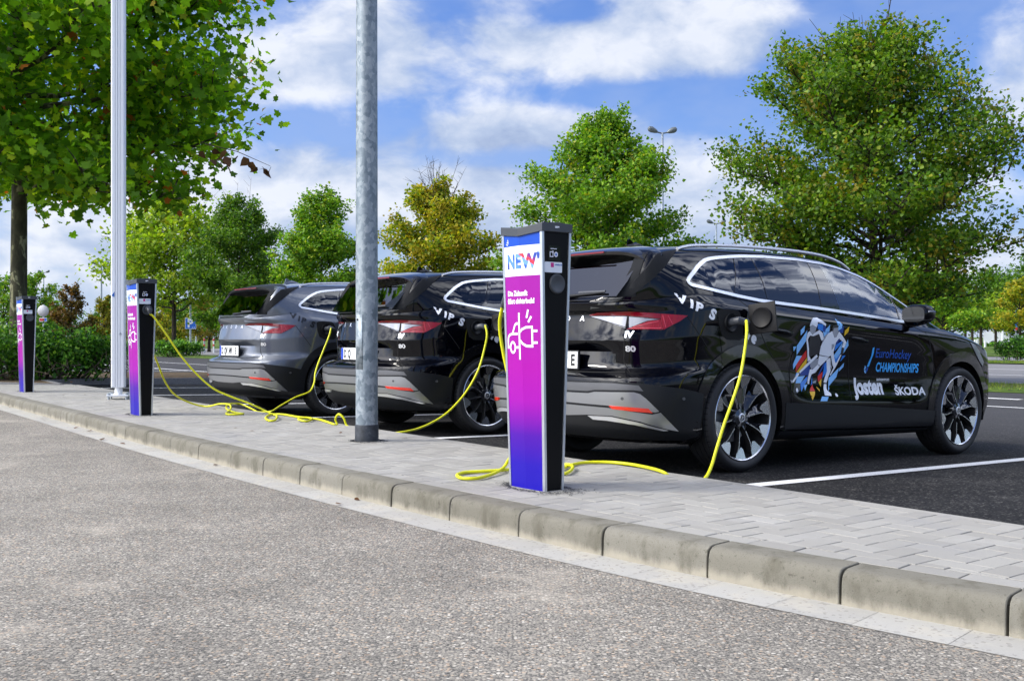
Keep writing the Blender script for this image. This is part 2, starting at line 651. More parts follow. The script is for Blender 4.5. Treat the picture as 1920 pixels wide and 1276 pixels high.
def stroke(pts, w, closed=False, cap=True):
    """outline quads of a line of width w"""
    P = [np.array(p, float) for p in pts]
    n = len(P)
    L, Rr = [], []
    for i in range(n):
        a = P[i - 1] if (i > 0 or closed) else P[i]
        b = P[(i + 1) % n] if (i < n - 1 or closed) else P[i]
        t0 = (P[i] - a); t1 = (b - P[i])
        if np.linalg.norm(t0) < 1e-9: t0 = t1
        if np.linalg.norm(t1) < 1e-9: t1 = t0
        t0 = t0 / np.linalg.norm(t0); t1 = t1 / np.linalg.norm(t1)
        n0 = np.array([-t0[1], t0[0]]); n1 = np.array([-t1[1], t1[0]])
        m_ = n0 + n1; m_ /= max(np.linalg.norm(m_), 1e-6)
        k = w / 2 / max(.5, float(m_ @ n0))
        L.append(P[i] + m_ * k); Rr.append(P[i] - m_ * k)
    q = []
    for i in range(n if closed else n - 1):
        j = (i + 1) % n
        q.append([Rr[i], Rr[j], L[j], L[i]])
    return q


def ring_tris(outer, inner):
    n = len(outer)
    v = [tuple(p) for p in outer] + [tuple(p) for p in inner]
    return v, [(i, (i + 1) % n, n + (i + 1) % n, n + i) for i in range(n)]


def offset_poly(P, d):
    """move a closed outline inwards by d (outline counter-clockwise)"""
    P = [np.array(p, float) for p in P]; n = len(P); out = []
    for i in range(n):
        t0 = P[i] - P[i - 1]; t1 = P[(i + 1) % n] - P[i]
        t0 /= np.linalg.norm(t0); t1 /= np.linalg.norm(t1)
        n0 = np.array([-t0[1], t0[0]]); n1 = np.array([-t1[1], t1[0]])
        m_ = n0 + n1; m_ /= np.linalg.norm(m_)
        out.append(P[i] + m_ * d / max(.6, float(m_ @ n0)))
    return out


def in_poly(x, y, P):
    c = False; j = len(P) - 1
    for i in range(len(P)):
        if (P[i][1] > y) != (P[j][1] > y) and x < (P[j][0] - P[i][0]) * (y - P[i][1]) / (P[j][1] - P[i][1]) + P[i][0]:
            c = not c
        j = i
    return c
# ------------------------------------------------------------------ car materials
def paint_black(nt, p):
    n = nt.noise(obj_co(nt), 900, 2)
    p.inputs['Base Color'].default_value = (0.001, 0.0012, 0.0028, 1)
    nt.l.new(nt.m('MULTIPLY_ADD', n, 0.02, 0.02), p.inputs['Coat Roughness'])
    p.inputs['Coat IOR'].default_value = 1.52


M_BLACK = mat('black_paint', (0.0015, 0.002, 0.004), 0.25, 0, 0.72, 0.02, spec=0.0, build=paint_black)
M_GREY = mat('graphite_paint', (0.105, 0.12, 0.15), 0.38, 0.45, 1.0, 0.02)
M_CLAD = mat('dark_cladding', (0.012, 0.013, 0.015), 0.42, spec=.3)
M_GLOSSTRIM = mat('gloss_trim', (0.006, 0.006, 0.007), 0.08, coat=0.5)
M_SATIN = mat('satin_silver', (0.42, 0.43, 0.45), 0.30, 0.85)
M_GREYTRIM = mat('grey_trim', (0.12, 0.122, 0.13), 0.36, 0.35)
M_CHROME = mat('bright_trim', (0.86, 0.87, 0.89), 0.32, 0.85)
M_RUB = mat('rubber', (0.012, 0.012, 0.013), 0.6, build=lambda nt, p: bump(nt, p, nt.noise(obj_co(nt), 160, 2), 0.15, 0.002))
M_SEAM = mat('seam', (0.001, 0.001, 0.001), 0.8)
M_VOID = mat('wheel_well', (0.004, 0.004, 0.004), 0.9)
M_RED = mat('red_lens', (0.22, 0.002, 0.007), 0.18, coat=.5, spec=.3, build=lambda nt, p: bump(nt, p, nt.node('ShaderNodeTexWave', {'Vector': obj_co(nt), 'Scale': 40.0, 'Distortion': 1.0}).outputs[1], 0.25, 0.004))
M_REDD = mat('deep_red_lens', (0.15, 0.0015, 0.005), 0.15, coat=.5, spec=.3)
M_RAIL = mat('rail_silver', (.62, .63, .65), .34, .8)
M_MATTE = mat('matte_trim', (.012, .013, .015), .75, spec=.12)
M_PORT = mat('port_plastic', (.006, .006, .007), .5, spec=.2)
M_PINK = mat('pale_red_lens', (.50, .04, .06), .2, coat=.5)  # pale red for the thin lines laid on the tail lenses
M_REFL = mat('reflector_red', (0.75, 0.03, 0.01), 0.25, coat=1.0)
M_CLEAR = mat('clear_lens', (0.22, 0.23, 0.26), 0.25, 0.3, coat=.6)
M_RIM = mat('polished_rim', (0.74, 0.75, 0.77), 0.24, 1.0)
M_BLADE = mat('dark_rim', (0.035, 0.038, 0.045), 0.14, 0.6, coat=1.0)
M_DISC = mat('brake_steel', (0.32, 0.32, 0.33), 0.35, 0.9)
M_MIRROR = mat('mirror_silver', (.015, .017, .02), .05)
M_SEAT = mat('seat_cloth', (0.03, 0.03, 0.033), 0.8)
M_WHITE = mat('white_vinyl', (0.80, 0.82, 0.86), 0.35)
M_DARKV = mat('dark_vinyl', (0.012, 0.014, 0.018), 0.35)
M_PLATE = mat('plate_white', (0.82, 0.83, 0.82), 0.4)
M_PLBLUE = mat('plate_blue', (0.01, 0.05, 0.45), 0.4)
M_INK = mat('plate_black', (0.01, 0.01, 0.01), 0.5)


def glass(name, tint, refl):
    mt = bpy.data.materials.new(name); mt.use_nodes = True
    nt = NT(mt.node_tree); nt.n.clear()
    fr = nt.node('ShaderNodeFresnel', {'IOR': 1.55}).outputs[0]
    fr = nt.m('MULTIPLY_ADD', fr, refl, 0.01, clamp=True)
    g = nt.node('ShaderNodeBsdfGlossy', {'Color': (0.95, 0.97, 1.0, 1), 'Roughness': 0.015}).outputs[0]
    tr = nt.node('ShaderNodeBsdfTransparent', {'Color': (*tint, 1)}).outputs[0]
    mx = nt.node('ShaderNodeMixShader', {0: fr, 1: tr, 2: g}).outputs[0]
    nt.node('ShaderNodeOutputMaterial', {'Surface': mx})
    return mt


M_PRIV = glass('privacy_glass', (0.06, 0.07, 0.09), 1.15)
M_GLASS = glass('tinted_glass', (0.84, 0.90, 0.88), 1.5)

# ------------------------------------------------------------------ outlines measured on the car (side view: x, z)
DLO = [(-.436, 1.249), (-.425, 1.236), (-.405, 1.227), (-.2, 1.200), (.011, 1.176), (.245, 1.155), (.52, 1.144), (.8, 1.134), (1.069, 1.122), (1.33, 1.109), (1.585, 1.095), (1.8, 1.082), (1.99, 1.070),
       (2.17, 1.060), (2.25, 1.09), (2.315, 1.155), (2.30, 1.178), (2.2, 1.230), (2.02, 1.311), (1.85, 1.382), (1.65, 1.443), (1.4, 1.488), (1.2, 1.508), (.9, 1.516), (.507, 1.508), (.238, 1.490),
       (.1, 1.476), (-.02, 1.461), (-.11, 1.447), (-.174, 1.431), (-.234, 1.405), (-.29, 1.377), (-.338, 1.347), (-.39, 1.312), (-.424, 1.286), (-.440, 1.264)]
DLO_IN = offset_poly(DLO, .021)
PANE_EDGE = [(-.012, 1.18, .180, 1.50), (.345, 1.15, .360, 1.52), (.965, 1.10, 1.030, 1.54), (1.180, 1.10, 1.145, 1.54), (1.985, 1.05, 2.02, 1.30)]


def clip_half(poly, x0, z0, x1, z1, right):
    """keep the part of an outline to the right / left of a steep line"""
    def side(p):
        xl = x0 + (x1 - x0) * (p[1] - z0) / (z1 - z0)
        return (p[0] - xl) if right else (xl - p[0])
    out = []
    for i in range(len(poly)):
        a, b = poly[i - 1], poly[i]
        sa, sb = side(a), side(b)
        if (sa >= 0) != (sb >= 0):
            t = sa / (sa - sb)
            out.append((a[0] + (b[0] - a[0]) * t, a[1] + (b[1] - a[1]) * t))
        if sb >= 0:
            out.append(tuple(b))
    return out


def between(i, j, gap=.012):
    p = [tuple(q) for q in DLO_IN]
    if i is not None:
        e = PANE_EDGE[i]; p = clip_half(p, e[0] + gap, e[1], e[2] + gap, e[3], True)
    if j is not None:
        e = PANE_EDGE[j]; p = clip_half(p, e[0] - gap, e[1], e[2] - gap, e[3], False)
    return p


PANES = [(between(None, 0), 'priv'), (between(0, 1, .008), 'priv'), (between(1, 2, .008), 'priv'), (between(3, 4, .009), 'clear'), (between(4, None, .012), 'clear')]
SCREEN = [(1.665 - .07 * (y / .57) ** 2, y) for y in np.linspace(-.565, .565, 13)] + \
         [(x, lerp(x, YE) - .05) for x in (1.75, 1.9, 2.1, 2.3, 2.45)] + [(2.74 - .24 * (y / .66) ** 2, y) for y in np.linspace(.655, -.655, 13)] + \
         [(x, -lerp(x, YE) + .05) for x in (2.45, 2.3, 2.1, 1.9, 1.75)]
HATCH = [(-.565, 1.150), (0, 1.146), (.565, 1.150), (.590, 1.25), (.590, 1.345), (.565, 1.425), (0, 1.440), (-.565, 1.425), (-.590, 1.345), (-.590, 1.25)]


def body_mesh():
    """painted shell with wheel openings and window openings cut out"""
    bm = bmesh.new()
    vs = [bm.verts.new(v) for v in SV]
    for q in SF:
        try:
            bm.faces.new([vs[i] for i in q])
        except ValueError:
            pass
    bmesh.ops.remove_doubles(bm, verts=bm.verts, dist=4e-4)
    bmesh.ops.dissolve_degenerate(bm, dist=1e-5, edges=bm.edges)
    bmesh.ops.recalc_face_normals(bm, faces=bm.faces)
    kill = []
    ins = [offset_poly(P, .010) for P, _ in PANES]
    sc_in = offset_poly(SCREEN, .02) if sum((SCREEN[i][0] * SCREEN[i - 1][1] - SCREEN[i - 1][0] * SCREEN[i][1]) for i in range(len(SCREEN))) < 0 else offset_poly(SCREEN, -.02)
    ha_in = offset_poly(HATCH, .015)
    for f in bm.faces:
        c = f.calc_center_median()
        dead = False
        for wx in (0, 2.765):
            if abs(c.y) > .55 and (c.x - wx) ** 2 + (c.z - .365) ** 2 < .415 ** 2:
                dead = True
        if not dead and abs(c.y) > .55 and c.z > 1.07 and any(in_poly(c.x, c.z, P) for P in ins):
            dead = True
        if not dead and c.x > 1.5 and c.z > 1.08 and abs(f.normal.z) > .25 and in_poly(c.x, c.y, sc_in):
            dead = True
        if not dead and c.x < -.62 and c.z > 1.14 and in_poly(c.y, c.z, ha_in) and c.z < lerp(c.x, ZC) + .01 and c.z > 1.155:
            dead = True
        if dead:
            kill.append(f)
    bmesh.ops.delete(bm, geom=kill, context='FACES')
    for v in bm.verts:
        if abs(v.co.y) > .55 and v.is_boundary:
            for wx in (0, 2.765):
                d = Vector((v.co.x - wx, v.co.z - .365))
                if .33 < d.length < .45:
                    d = d.normalized() * .418
                    v.co.x, v.co.z = wx + d.x, .365 + d.y
    me = bpy.data.meshes.new('body')
    bm.to_mesh(me); bm.free()
    shade(me, 24)
    return me


def text_patch(name, items, frame, off, mt, parent, both=False, cell=.03):
    """items: (string, size, x, z, rotation deg, x scale, bold, shear)"""
    tris = []
    for (s_, size, x, z, rot, sx, bold, shear) in items:
        v, f = text_faces(s_, size, bold, 'LEFT', sx, shear)
        ca, sa = math.cos(R(rot)), math.sin(R(rot))
        tris.append(([(x + p[0] * ca - p[1] * sa, z + p[0] * sa + p[1] * ca) for p in v], f))
    return patch(name, None, frame, off, mt, parent, cell=cell, tris=tris, both=both, skirt=0.0)


def make_wheel(parent, x, side):
    """side -1 right, +1 left; the wheel turns about y"""
    w = MB()
    y0 = -.112     # outer face
    # lip and barrel
    w.lathe([(.2865, y0 + .010), (.2875, y0 + .001), (.2835, y0 - .002), (.2765, y0 + .004), (.2745, y0 + .016)], 72, mi=0)
    w.lathe([(.2745, y0 + .016), (.262, y0 + .05), (.255, y0 + .14), (.262, y0 + .2), (.285, y0 + .215)], 60, mi=2)
    N = 10
    def P(r_, a, y):
        a = R(a); return (r_ * math.cos(a), y, r_ * math.sin(a))
    for k in range(N):
        a = 36 * k + 14
        d = -side      # pinwheel direction mirrors on the other side
        def q(r_, da, y):
            return P(r_, a + da * d, y)
        # polished outer facet
        o = [q(.2765, t, y0 + .004) for t in np.linspace(-11, 11, 7)]
        inn = [q(.212, 8.5, y0 + .015), q(.196, 3.5, y0 + .018), q(.238, -9, y0 + .009)]
        w.add(o + inn, [tuple(range(len(o) + 3))], 0)
        w.add([q(.212, 8.5, y0 + .015), q(.2765, 11, y0 + .004), q(.2765, 11.5, y0 + .03), q(.210, 9.5, y0 + .04)], [(0, 1, 2, 3)], 1)
        # blade: twisted dark panel from hub to rim
        rs = [.050, .10, .15, .19, .232, .262]
        lead = [-13, -8, -6.2, -5.8, -7.4, -9.5]
        trail = [13, 9.5, 9.0, 9.2, 9.5, 10.5]
        va = [q(r_, l_, y0 + .020 - .012 * (i / 5) + (.012 if i == 0 else 0)) for i, (r_, l_) in enumerate(zip(rs, lead))]
        vb = [q(r_, t_, y0 + .050 + .012 * math.sin(i)) for i, (r_, t_) in enumerate(zip(rs, trail))]
        vm_ = [q(r_, (l_ + t_) / 2 - 2, y0 + .028) for r_, l_, t_ in zip(rs, lead, trail)]
        n = len(rs)
        w.add(va + vm_ + vb, [(i, i + 1, n + i + 1, n + i) for i in range(n - 1)] + [(n + i, n + i + 1, 2 * n + i + 1, 2 * n + i) for i in range(n - 1)], 1)
        # side wall of the blade and its machined edge
        vw = [(p[0], p[1] + .045, p[2]) for p in va]
        w.add(va + vw, [(i, i + 1, n + i + 1, n + i) for i in range(n - 1)], 2)
        edge = [q(r_, l_ + 14 * .0062 / r_ * 10 / 2.4, y0 + .0185 - .012 * (i / 5) + (.012 if i == 0 else 0)) for i, (r_, l_) in enumerate(zip(rs, lead))]
        e2 = [(p[0], p[1] - .0015, p[2]) for p in va]
        w.add(e2 + edge, [(i, i + 1, n + i + 1, n + i) for i in range(1, n - 1)], 0)
        # lug nuts on every other blade root
        if k % 2 == 0:
            c = q(.066, 18, 0)
            w.lathe([(.0, y0 + .030), (.010, y0 + .030), (.0115, y0 + .034), (.0115, y0 + .06)], 10, c=c, mi=2)
    w.lathe([(.255, y0 + .12), (.05, y0 + .11)], 40, mi=2)
    w.lathe([(.030, y0 + .018), (.060, y0 + .026), (.075, y0 + .06)], 36, mi=1)
    wheel = w.build('wheel', [M_RIM, M_BLADE, M_VOID], parent, 32)
    wheel.location = (x, side * .795, .365)
    if side > 0:
        wheel.rotation_euler = (0, 0, math.pi)
    t = MB()
    prof = [(.283, y0 + .012), (.292, y0 + .001), (.305, y0 - .007), (.325, y0 - .0105), (.341, y0 - .006), (.352, y0 + .006), (.3605, y0 + .020)]
    for (a, b) in ((.030, .066), (.074, .106), (.116, .148), (.156, .190)):
        prof += [(.357, y0 + a - .003), (.3655, y0 + a), (.3660, y0 + (a + b) / 2), (.3655, y0 + b), (.357, y0 + b + .003)]
    prof += [(.3605, y0 + .205), (.345, y0 + .228), (.31, y0 + .232), (.283, y0 + .215)]
    t.lathe(prof, 96)
    # tread blocks: short cross grooves drawn as dark inset bars on the shoulder
    for k in range(60):
        a = 2 * math.pi * k / 60
        ca, sa = math.cos(a), math.sin(a)
        ca2, sa2 = math.cos(a + .018), math.sin(a + .018)
        r0, r1 = .3535, .3665
        t.add([(r0 * ca, y0 + .005, r0 * sa), (r0 * ca2, y0 + .005, r0 * sa2), (r1 * ca2, y0 + .030, r1 * sa2), (r1 * ca, y0 + .030, r1 * sa)], [(0, 1, 2, 3)], 1)
    t.build('tyre', [M_RUB, M_VOID], wheel, 40)
    h = MB()
    h.lathe([(0, y0 + .012), (.027, y0 + .012), (.031, y0 + .014), (.031, y0 + .03)], 32, mi=0)
    h.lathe([(0, y0 + .0108), (.0235, y0 + .0108), (.024, y0 + .013)], 28, mi=1)
    h.lathe([(.019, y0 + .0098), (.0215, y0 + .0094), (.0222, y0 + .0106)], 28, mi=0)
    # winged arrow emblem
    for sh in ([(-.012, -.010), (.004, -.010), (.004, -.0065), (-.012, -.0065)], [(-.006, -.006), (-.001, -.006), (-.001, .012), (-.006, .009)],
               [(0, -.005), (.011, -.001), (.012, .003), (0, -.001)], [(0, .0), (.011, .004), (.010, .008), (0, .004)], [(0, .005), (.008, .009), (.004, .013), (0, .010)]):
        h.add([(sh_x, y0 + .0100, sh_z) for sh_x, sh_z in sh], [(0, 1, 2, 3)], 0)
    h.build('hub_cap', [M_CHROME, M_INK], wheel, 40)
    d = MB()
    d.lathe([(.165, y0 + .10), (.165, y0 + .13), (.06, y0 + .13), (.06, y0 + .10), (.165, y0 + .10)], 40)
    d.box((.145, y0 + .115, .07), (.06, .05, .15), 0)
    d.build('brake_disc', [M_DISC], wheel, 35)
    return wheel


def arc_pts(cx, cz, r_, a0, a1, n):
    return [(cx + r_ * math.cos(R(a0 + (a1 - a0) * i / n)), cz + r_ * math.sin(R(a0 + (a1 - a0) * i / n))) for i in range(n + 1)]


def make_car(name, label, paint, letters, arch_mat, plate_text, wheel_only_once=True):
    root = empty(name)
    tag(root, label, 'car', 'cars charging in a row')
    me = body_mesh(); me.materials.append(paint)
    body = new_obj('body', me, root)
    # underside, wheel wells
    u = MB()
    u.box((1.38, 0, .235), (4.1, 1.42, .06), 0)
    u.box((1.38, 0, .33), (1.9, 1.60, .14), 0)
    for wx in (0, 2.765):
        for s_ in (-1, 1):
            ring = []
            n = 26
            for i in range(n + 1):
                a = R(-12 + 204 * i / n)
                ring.append((wx + .43 * math.cos(a), .365 + .43 * math.sin(a)))
            vs = [(p[0], s_ * .885, p[1]) for p in ring] + [(p[0], s_ * .52, p[1]) for p in ring]
            k = len(ring)
            u.add(vs, [(i, i + 1, k + i + 1, k + i) for i in range(k - 1)] + [tuple(range(k, 2 * k))], 0)
    u.tube([(0, -.75, .36), (0, .75, .36)], .05, 8, 0)
    u.tube([(2.765, -.75, .36), (2.765, .75, .36)], .05, 8, 0)
    u.box((-.45, 0, .33), (.5, 1.1, .18), 0)
    u.build('underbody', [M_VOID], root)
    # wheels
    for wx in (0, 2.765):
        for s_ in (-1, 1):
            make_wheel(root, wx, s_)
    # arches: gloss or satin rings
    for wx, a0, a1 in ((0, -12, 203), (2.765, -23, 192)):
        o = arc_pts(wx, .365, .492, a0, a1, 40); i_ = arc_pts(wx, .365, .408, a0, a1, 40)
        v = o + i_
        n = len(o)
        f = [(k, k + 1, n + k + 1, n + k) for k in range(n - 1)]
        for s_ in (-1, 1):
            fr = SIDE if s_ < 0 else (Vector((0, 3, 0)), Vector((1, 0, 0)), Vector((0, 0, 1)), Vector((0, -1, 0)))
            patch('wheel_arch', None, fr, .009, arch_mat, root, cell=.05, tris=[(v, f)], skirt=.03)
    # sill cladding with a sculpted lower edge
    sill = [(.44, .462), (.52, .459), (1.226, .432), (2.373, .372), (2.375, .25), (1.4, .262), (.45, .276)]
    patch('side_cladding', [sill], SIDE, .012, M_CLAD, root, both=True, skirt=.02)
    low = [(.41, .268), (1.4, .250), (2.36, .238), (2.36, .205), (1.4, .205), (.40, .208)]
    patch('sill', [low], SIDE, .020, M_CLAD, root, both=True, skirt=.03)
    # bumper lower part, silver insert, reflectors
    clad = [(-.74, .598), (-.503, .598), (-.226, .601), (-.051, .594), (.08, .580), (.203, .566), (.30, .545), (.353, .529), (.345, .40), (.326, .26), (.243, .235), (.1, .235), (-.1, .235), (-.5, .235), (-.74, .235)]
    patch('bumper_cladding', [clad], DIAG, .010, M_CLAD, root, both=True, clip=True, skirt=.02)
    band = [(-.74, .585), (-.45, .587), (-.226, .590), (-.06, .580), (-.03, .545), (-.089, .549), (-.336, .543), (-.385, .533), (-.74, .533)]
    patch('bumper_band', [band], DIAG, .0135, M_GREYTRIM, root, both=True, clip=True)
    ins1 = [(-.74, .519), (-.381, .520), (-.34, .530), (-.089, .537), (-.05, .527), (-.01, .496), (.07, .420), (.045, .413), (-.255, .447), (-.507, .455), (-.74, .455)]
    ins2 = [(-.74, .440), (-.507, .440), (-.25, .432), (.028, .400), (.078, .412), (.193, .293), (.10, .312), (-.05, .354), (-.223, .383), (-.381, .381), (-.52, .368), (-.74, .366)]
    for in_ in (ins1, ins2):
        patch('bumper_insert', [in_], DIAG, .016, M_SATIN, root, both=True, clip=True)
    strip = [(-.381, .375), (-.223, .376), (-.062, .348), (.128, .300), (.100, .296), (-.078, .333), (-.255, .350), (-.345, .352)]
    patch('bumper_trim', [strip], DIAG, .0195, M_CHROME, root, both=True)
    rf = [(-.244, .449), (-.048, .440), (.003, .437), (.030, .410), (-.223, .427)]
    patch('reflector', [rf], DIAG, .0205, M_REFL, root, both=True)
    sn = arc_pts(-.16, .495, .010, 0, 342, 19)
    for sn in (sn, arc_pts(.22, .50, .010, 0, 342, 19)):
        patch('parking_sensor', [sn], DIAG, .0185, M_GREYTRIM, root, both=True)
    # lower edge of the bumper
    # windows: frames, panes, pillars
    ring = ring_tris(DLO, DLO_IN)
    patch('window_trim', None, SIDE, .007, M_CHROME, root, cell=.06, tris=[ring], both=True, skirt=.006)
    e = PANE_EDGE
    for q_ in ([(e[0][0] - .018, e[0][1] - .005), (e[0][0] + .018, e[0][1] - .008), (e[0][2] + .018, 1.479), (e[0][2] - .018, 1.475)],
               [(e[1][0] - .009, 1.158), (e[1][0] + .009, 1.158), (e[1][2] + .009, 1.492), (e[1][2] - .009, 1.492)],
               [(.957, 1.128), (1.189, 1.118), (1.154, 1.506), (1.022, 1.510)],
               [(1.976, 1.078), (1.996, 1.077), (2.030, 1.300), (2.010, 1.306)]):
        patch('window_pillar', [q_], SIDE, .0055, M_GLOSSTRIM, root, both=True)
    for P_, kind in PANES:
        patch('window', [P_], SIDE, .003, M_PRIV if kind == 'priv' else M_GLASS, root, cell=.08, both=True, skirt=0)
    patch('windscreen', [SCREEN], TOPV, .003, M_GLASS, root, cell=.08, skirt=0)
    hg = patch('rear_window', [HATCH], REAR, .003, M_PRIV, root, cell=.06, skirt=0)
    co = np.array([v.co[:] for v in hg.data.vertices])        # one even sheet of glass
    w_ = np.where(np.abs(co[:, 1]) < .45, 1.0, .05)
    A_ = np.stack([np.ones(len(co)), co[:, 2], co[:, 2] ** 2, co[:, 1] ** 2], 1)
    k_ = np.linalg.lstsq(A_ * w_[:, None], co[:, 0] * w_, rcond=None)[0]
    for v, x_ in zip(hg.data.vertices, A_ @ k_):
        v.co.x = x_ - .002
    hg.data.update()
    wv = MB()
    wv.tube([(-.865, .02, 1.158), (-.878, -.06, 1.160), (-.868, -.20, 1.168), (-.862, -.45, 1.178)], [.016, .014, .008, .005], 8, 0)
    wv.box((-.866, -.33, 1.186), (.012, .26, .010), 1)
    wv.build('wiper', [M_CLAD, M_GREYTRIM], hg, 40)
    # black trim beside the rear window and the roof spoiler
    fin = [(-.348, 1.484), (-.426, 1.448), (-.503, 1.403), (-.641, 1.302), (-.716, 1.23), (-.772, 1.158), (-.80, 1.152), (-.785, 1.205), (-.752, 1.265), (-.70, 1.338), (-.655, 1.390), (-.60, 1.432), (-.45, 1.466)]
    patch('pillar_trim', [fin], SIDE, .008, M_MATTE, root, both=True)
    for s_ in (-1, 1):
        rim_ = [(s_ * .530, 1.146), (s_ * .630, 1.150), (s_ * .640, 1.25), (s_ * .638, 1.345), (s_ * .622, 1.43), (s_ * .53, 1.43), (s_ * .555, 1.345), (s_ * .555, 1.25)]
        patch('pillar_trim', [rim_], REAR, .006, M_MATTE, root, cell=.03)
    sp = MB()
    ny = 33; rows = []
    for j in range(ny):
        y = -.665 + 1.33 * j / (ny - 1); q = abs(y) / .665
        zf = lerp(-.44, ZC) - (lerp(-.44, ZC) - lerp(-.44, ZE)) * min(1, q * 1.05) ** 2.4
        xr = -.735 + .05 * q ** 2
        zr = 1.473 - .014 * q ** 2 - .092 * q ** 7
        zf2 = zf + .010 - .045 * q ** 8
        rows.append([(-.44 - .10 * q ** 6, y, zf2 - .012), (-.455 - .10 * q ** 6, y, zf2), (-.55 - .04 * q ** 6, y, (zf2 * .62 + zr * .38) + .006), (xr + .012, y, zr + .001), (xr, y, zr - .006), (xr + .006, y, zr - .026), (-.60, y, zr - .052), (-.56, y, zr - .06)])
    v, f = grid_mesh(rows)
    sp.add(v, f)
    sp.build('roof_spoiler', [M_CLAD if paint is M_GREY else M_GLOSSTRIM], root, 30)
    tl = MB(); tl.box((-.737, 0, 1.460), (.008, .60, .012), 0)
    tl.build('brake_light', [M_REDD], root)
    # tail lamps
    lamps = [[(-.393, 1.031), (-.336, 1.048), (-.131, 1.055), (.071, 1.041), (.071, 1.007), (-.134, 1.024), (-.387, 1.025)],
             [(.073, 1.041), (.245, 1.033), (.197, .996), (.092, .938), (.073, 1.0)],
             [(-.147, .937), (.089, .938), (.071, 1.003), (-.010, .991), (-.07, .967)],
             [(-.385, 1.022), (-.138, 1.021), (-.150, .943)],
             [(-.130, 1.019), (.066, 1.004), (-.012, .994), (-.072, .970), (-.128, .946)]]
    for s_ in (-1, 1):
        fr = DIAG if s_ < 0 else (Vector((-3 * C5, 3 * C5, 0)), Vector((C5, C5, 0)), Vector((0, 0, 1)), Vector((C5, -C5, 0)))
        patch('tail_lamp', lamps, fr, .006, None, root, cell=.03, fm=[1, 0, 0, 2, 2], mats=[M_RED, M_REDD, M_CLEAR], skirt=.006, smooth=40)
        ln = stroke([(.085, 1.030), (.105, .955)], .004) + stroke([(.120, 1.028), (.150, .972)], .003) + stroke([(-.10, .955), (.06, .992)], .004) + stroke([(-.12, .945), (.078, .948)], .005)
        patch('lamp_fin', ln, fr, .0075, M_PINK, root, cell=.03, skirt=0)
        dk = stroke([(-.139, 1.022), (-.150, .944)], .008) + stroke([(-.385, 1.024), (-.136, 1.0225), (.068, 1.0055)], .004) + stroke([(-.37, 1.015), (-.152, .950)], .004)
        patch('lamp_edge', dk, fr, .0075, M_SEAM, root, cell=.03, skirt=0)
    # head lamps
    hl = [(2.90, .935), (2.98, .918), (3.06, .86), (3.16, .77), (3.13, .735), (3.05, .79)]
    patch('headlight', [hl], SIDE, .006, M_CLEAR, root, both=True)
    # shut lines
    lines = [stroke([(-.507, 1.032), (-.468, .972), (-.430, .920), (-.37, .845), (-.335, .80)], .005)]
    lines += [stroke([(.009, 1.17), (.058, 1.112), (.146, .961), (.215, .86), (.30, .77)], .006)]
    lines += [stroke([(1.226, .42), (1.248, .579), (1.225, .756), (1.17, .90), (1.113, 1.005), (1.085, 1.112)], .006)]
    lines += [stroke([(2.145, 1.055), (2.20, 1.02), (2.269, .97), (2.325, .809), (2.394, .627), (2.385, .40)], .006)]
    lines += [stroke([(.47, .72), (.50, .60), (.52, .46)], .005)]
    lines += [stroke([(2.2, 1.01), (2.6, .985), (2.9, .955)], .005)]
    for ln in lines:
        patch('shut_line', ln, SIDE, .0012, M_SEAM, root, both=True, skirt=0)
    rl = [stroke([(-.56, 1.128), (-.30, 1.130), (-.13, 1.127)], .005), stroke([(-.153, .94), (-.16, .86), (-.158, .72), (-.12, .66)], .005), stroke([(-.74, .655), (-.3, .655), (-.15, .66)], .006)]
    for ln in rl:
        patch('tailgate_line', ln, DIAG, .0012, M_SEAM, root, both=True, skirt=0)
    # handles
    for hx, hz in ((.398, .948), (1.318, .915)):
        for s_ in (-1, 1):
            el = [(hx + .116 * math.cos(t) , hz + .030 * math.sin(t) - .10 * .116 * math.cos(t)) for t in np.linspace(0, 2 * math.pi, 28)[:-1]]
            fr = SIDE if s_ < 0 else (Vector((0, 3, 0)), Vector((1, 0, 0)), Vector((0, 0, 1)), Vector((0, -1, 0)))
            h = patch('handle', [el], fr, .0025, M_SEAM, root)
            hit = BODY_BVH.ray_cast(Vector((hx, s_ * 3, hz)), Vector((0, -s_, 0)))[0]
            b = MB()
            b.tube([(hx + .105, hit.y + s_ * .004, hz - .006), (hx + .085, hit.y + s_ * .016, hz - .003), (hx, hit.y + s_ * .019, hz + .006), (hx - .085, hit.y + s_ * .016, hz + .013), (hx - .105, hit.y + s_ * .004, hz + .014)], [.009, .013, .014, .013, .009], 8)
            b.build('grip', [paint], h, 50)
    # mirrors
    for s_ in (-1, 1):
        b = MB()
        nu, nv = 20, 12
        vs = []; fs = []
        for i in range(nv + 1):
            ph = -math.pi / 2 + math.pi * i / nv
            for k in range(nu):
                th = 2 * math.pi * k / nu
                def sp_(v, e): return math.copysign(abs(v) ** e, v)
                xx = sp_(math.cos(ph), .7) * sp_(math.cos(th), .6); yy = sp_(math.cos(ph), .7) * sp_(math.sin(th), .75); zz = sp_(math.sin(ph), .8)
                vs.append((1.958 + .080 * xx * (1 if xx < 0 else 1.25), s_ * (1.005 + .115 * yy), 1.128 + .082 * zz * (1 - .18 * yy) + .012 * yy))
        for i in range(nv):
            for k in range(nu):
                a, c = i * nu + k, i * nu + (k + 1) % nu
                fs.append((a, c, c + nu, a + nu))
        b.add(vs, fs, 0)
        b.tube([(2.06, s_ * .84, 1.055), (2.03, s_ * .90, 1.055), (1.98, s_ * .97, 1.065)], [.03, .026, .03], 8, 1)
        mi_ = b.build('mirror', [paint, M_GLOSSTRIM], root, 45)
        g = MB()
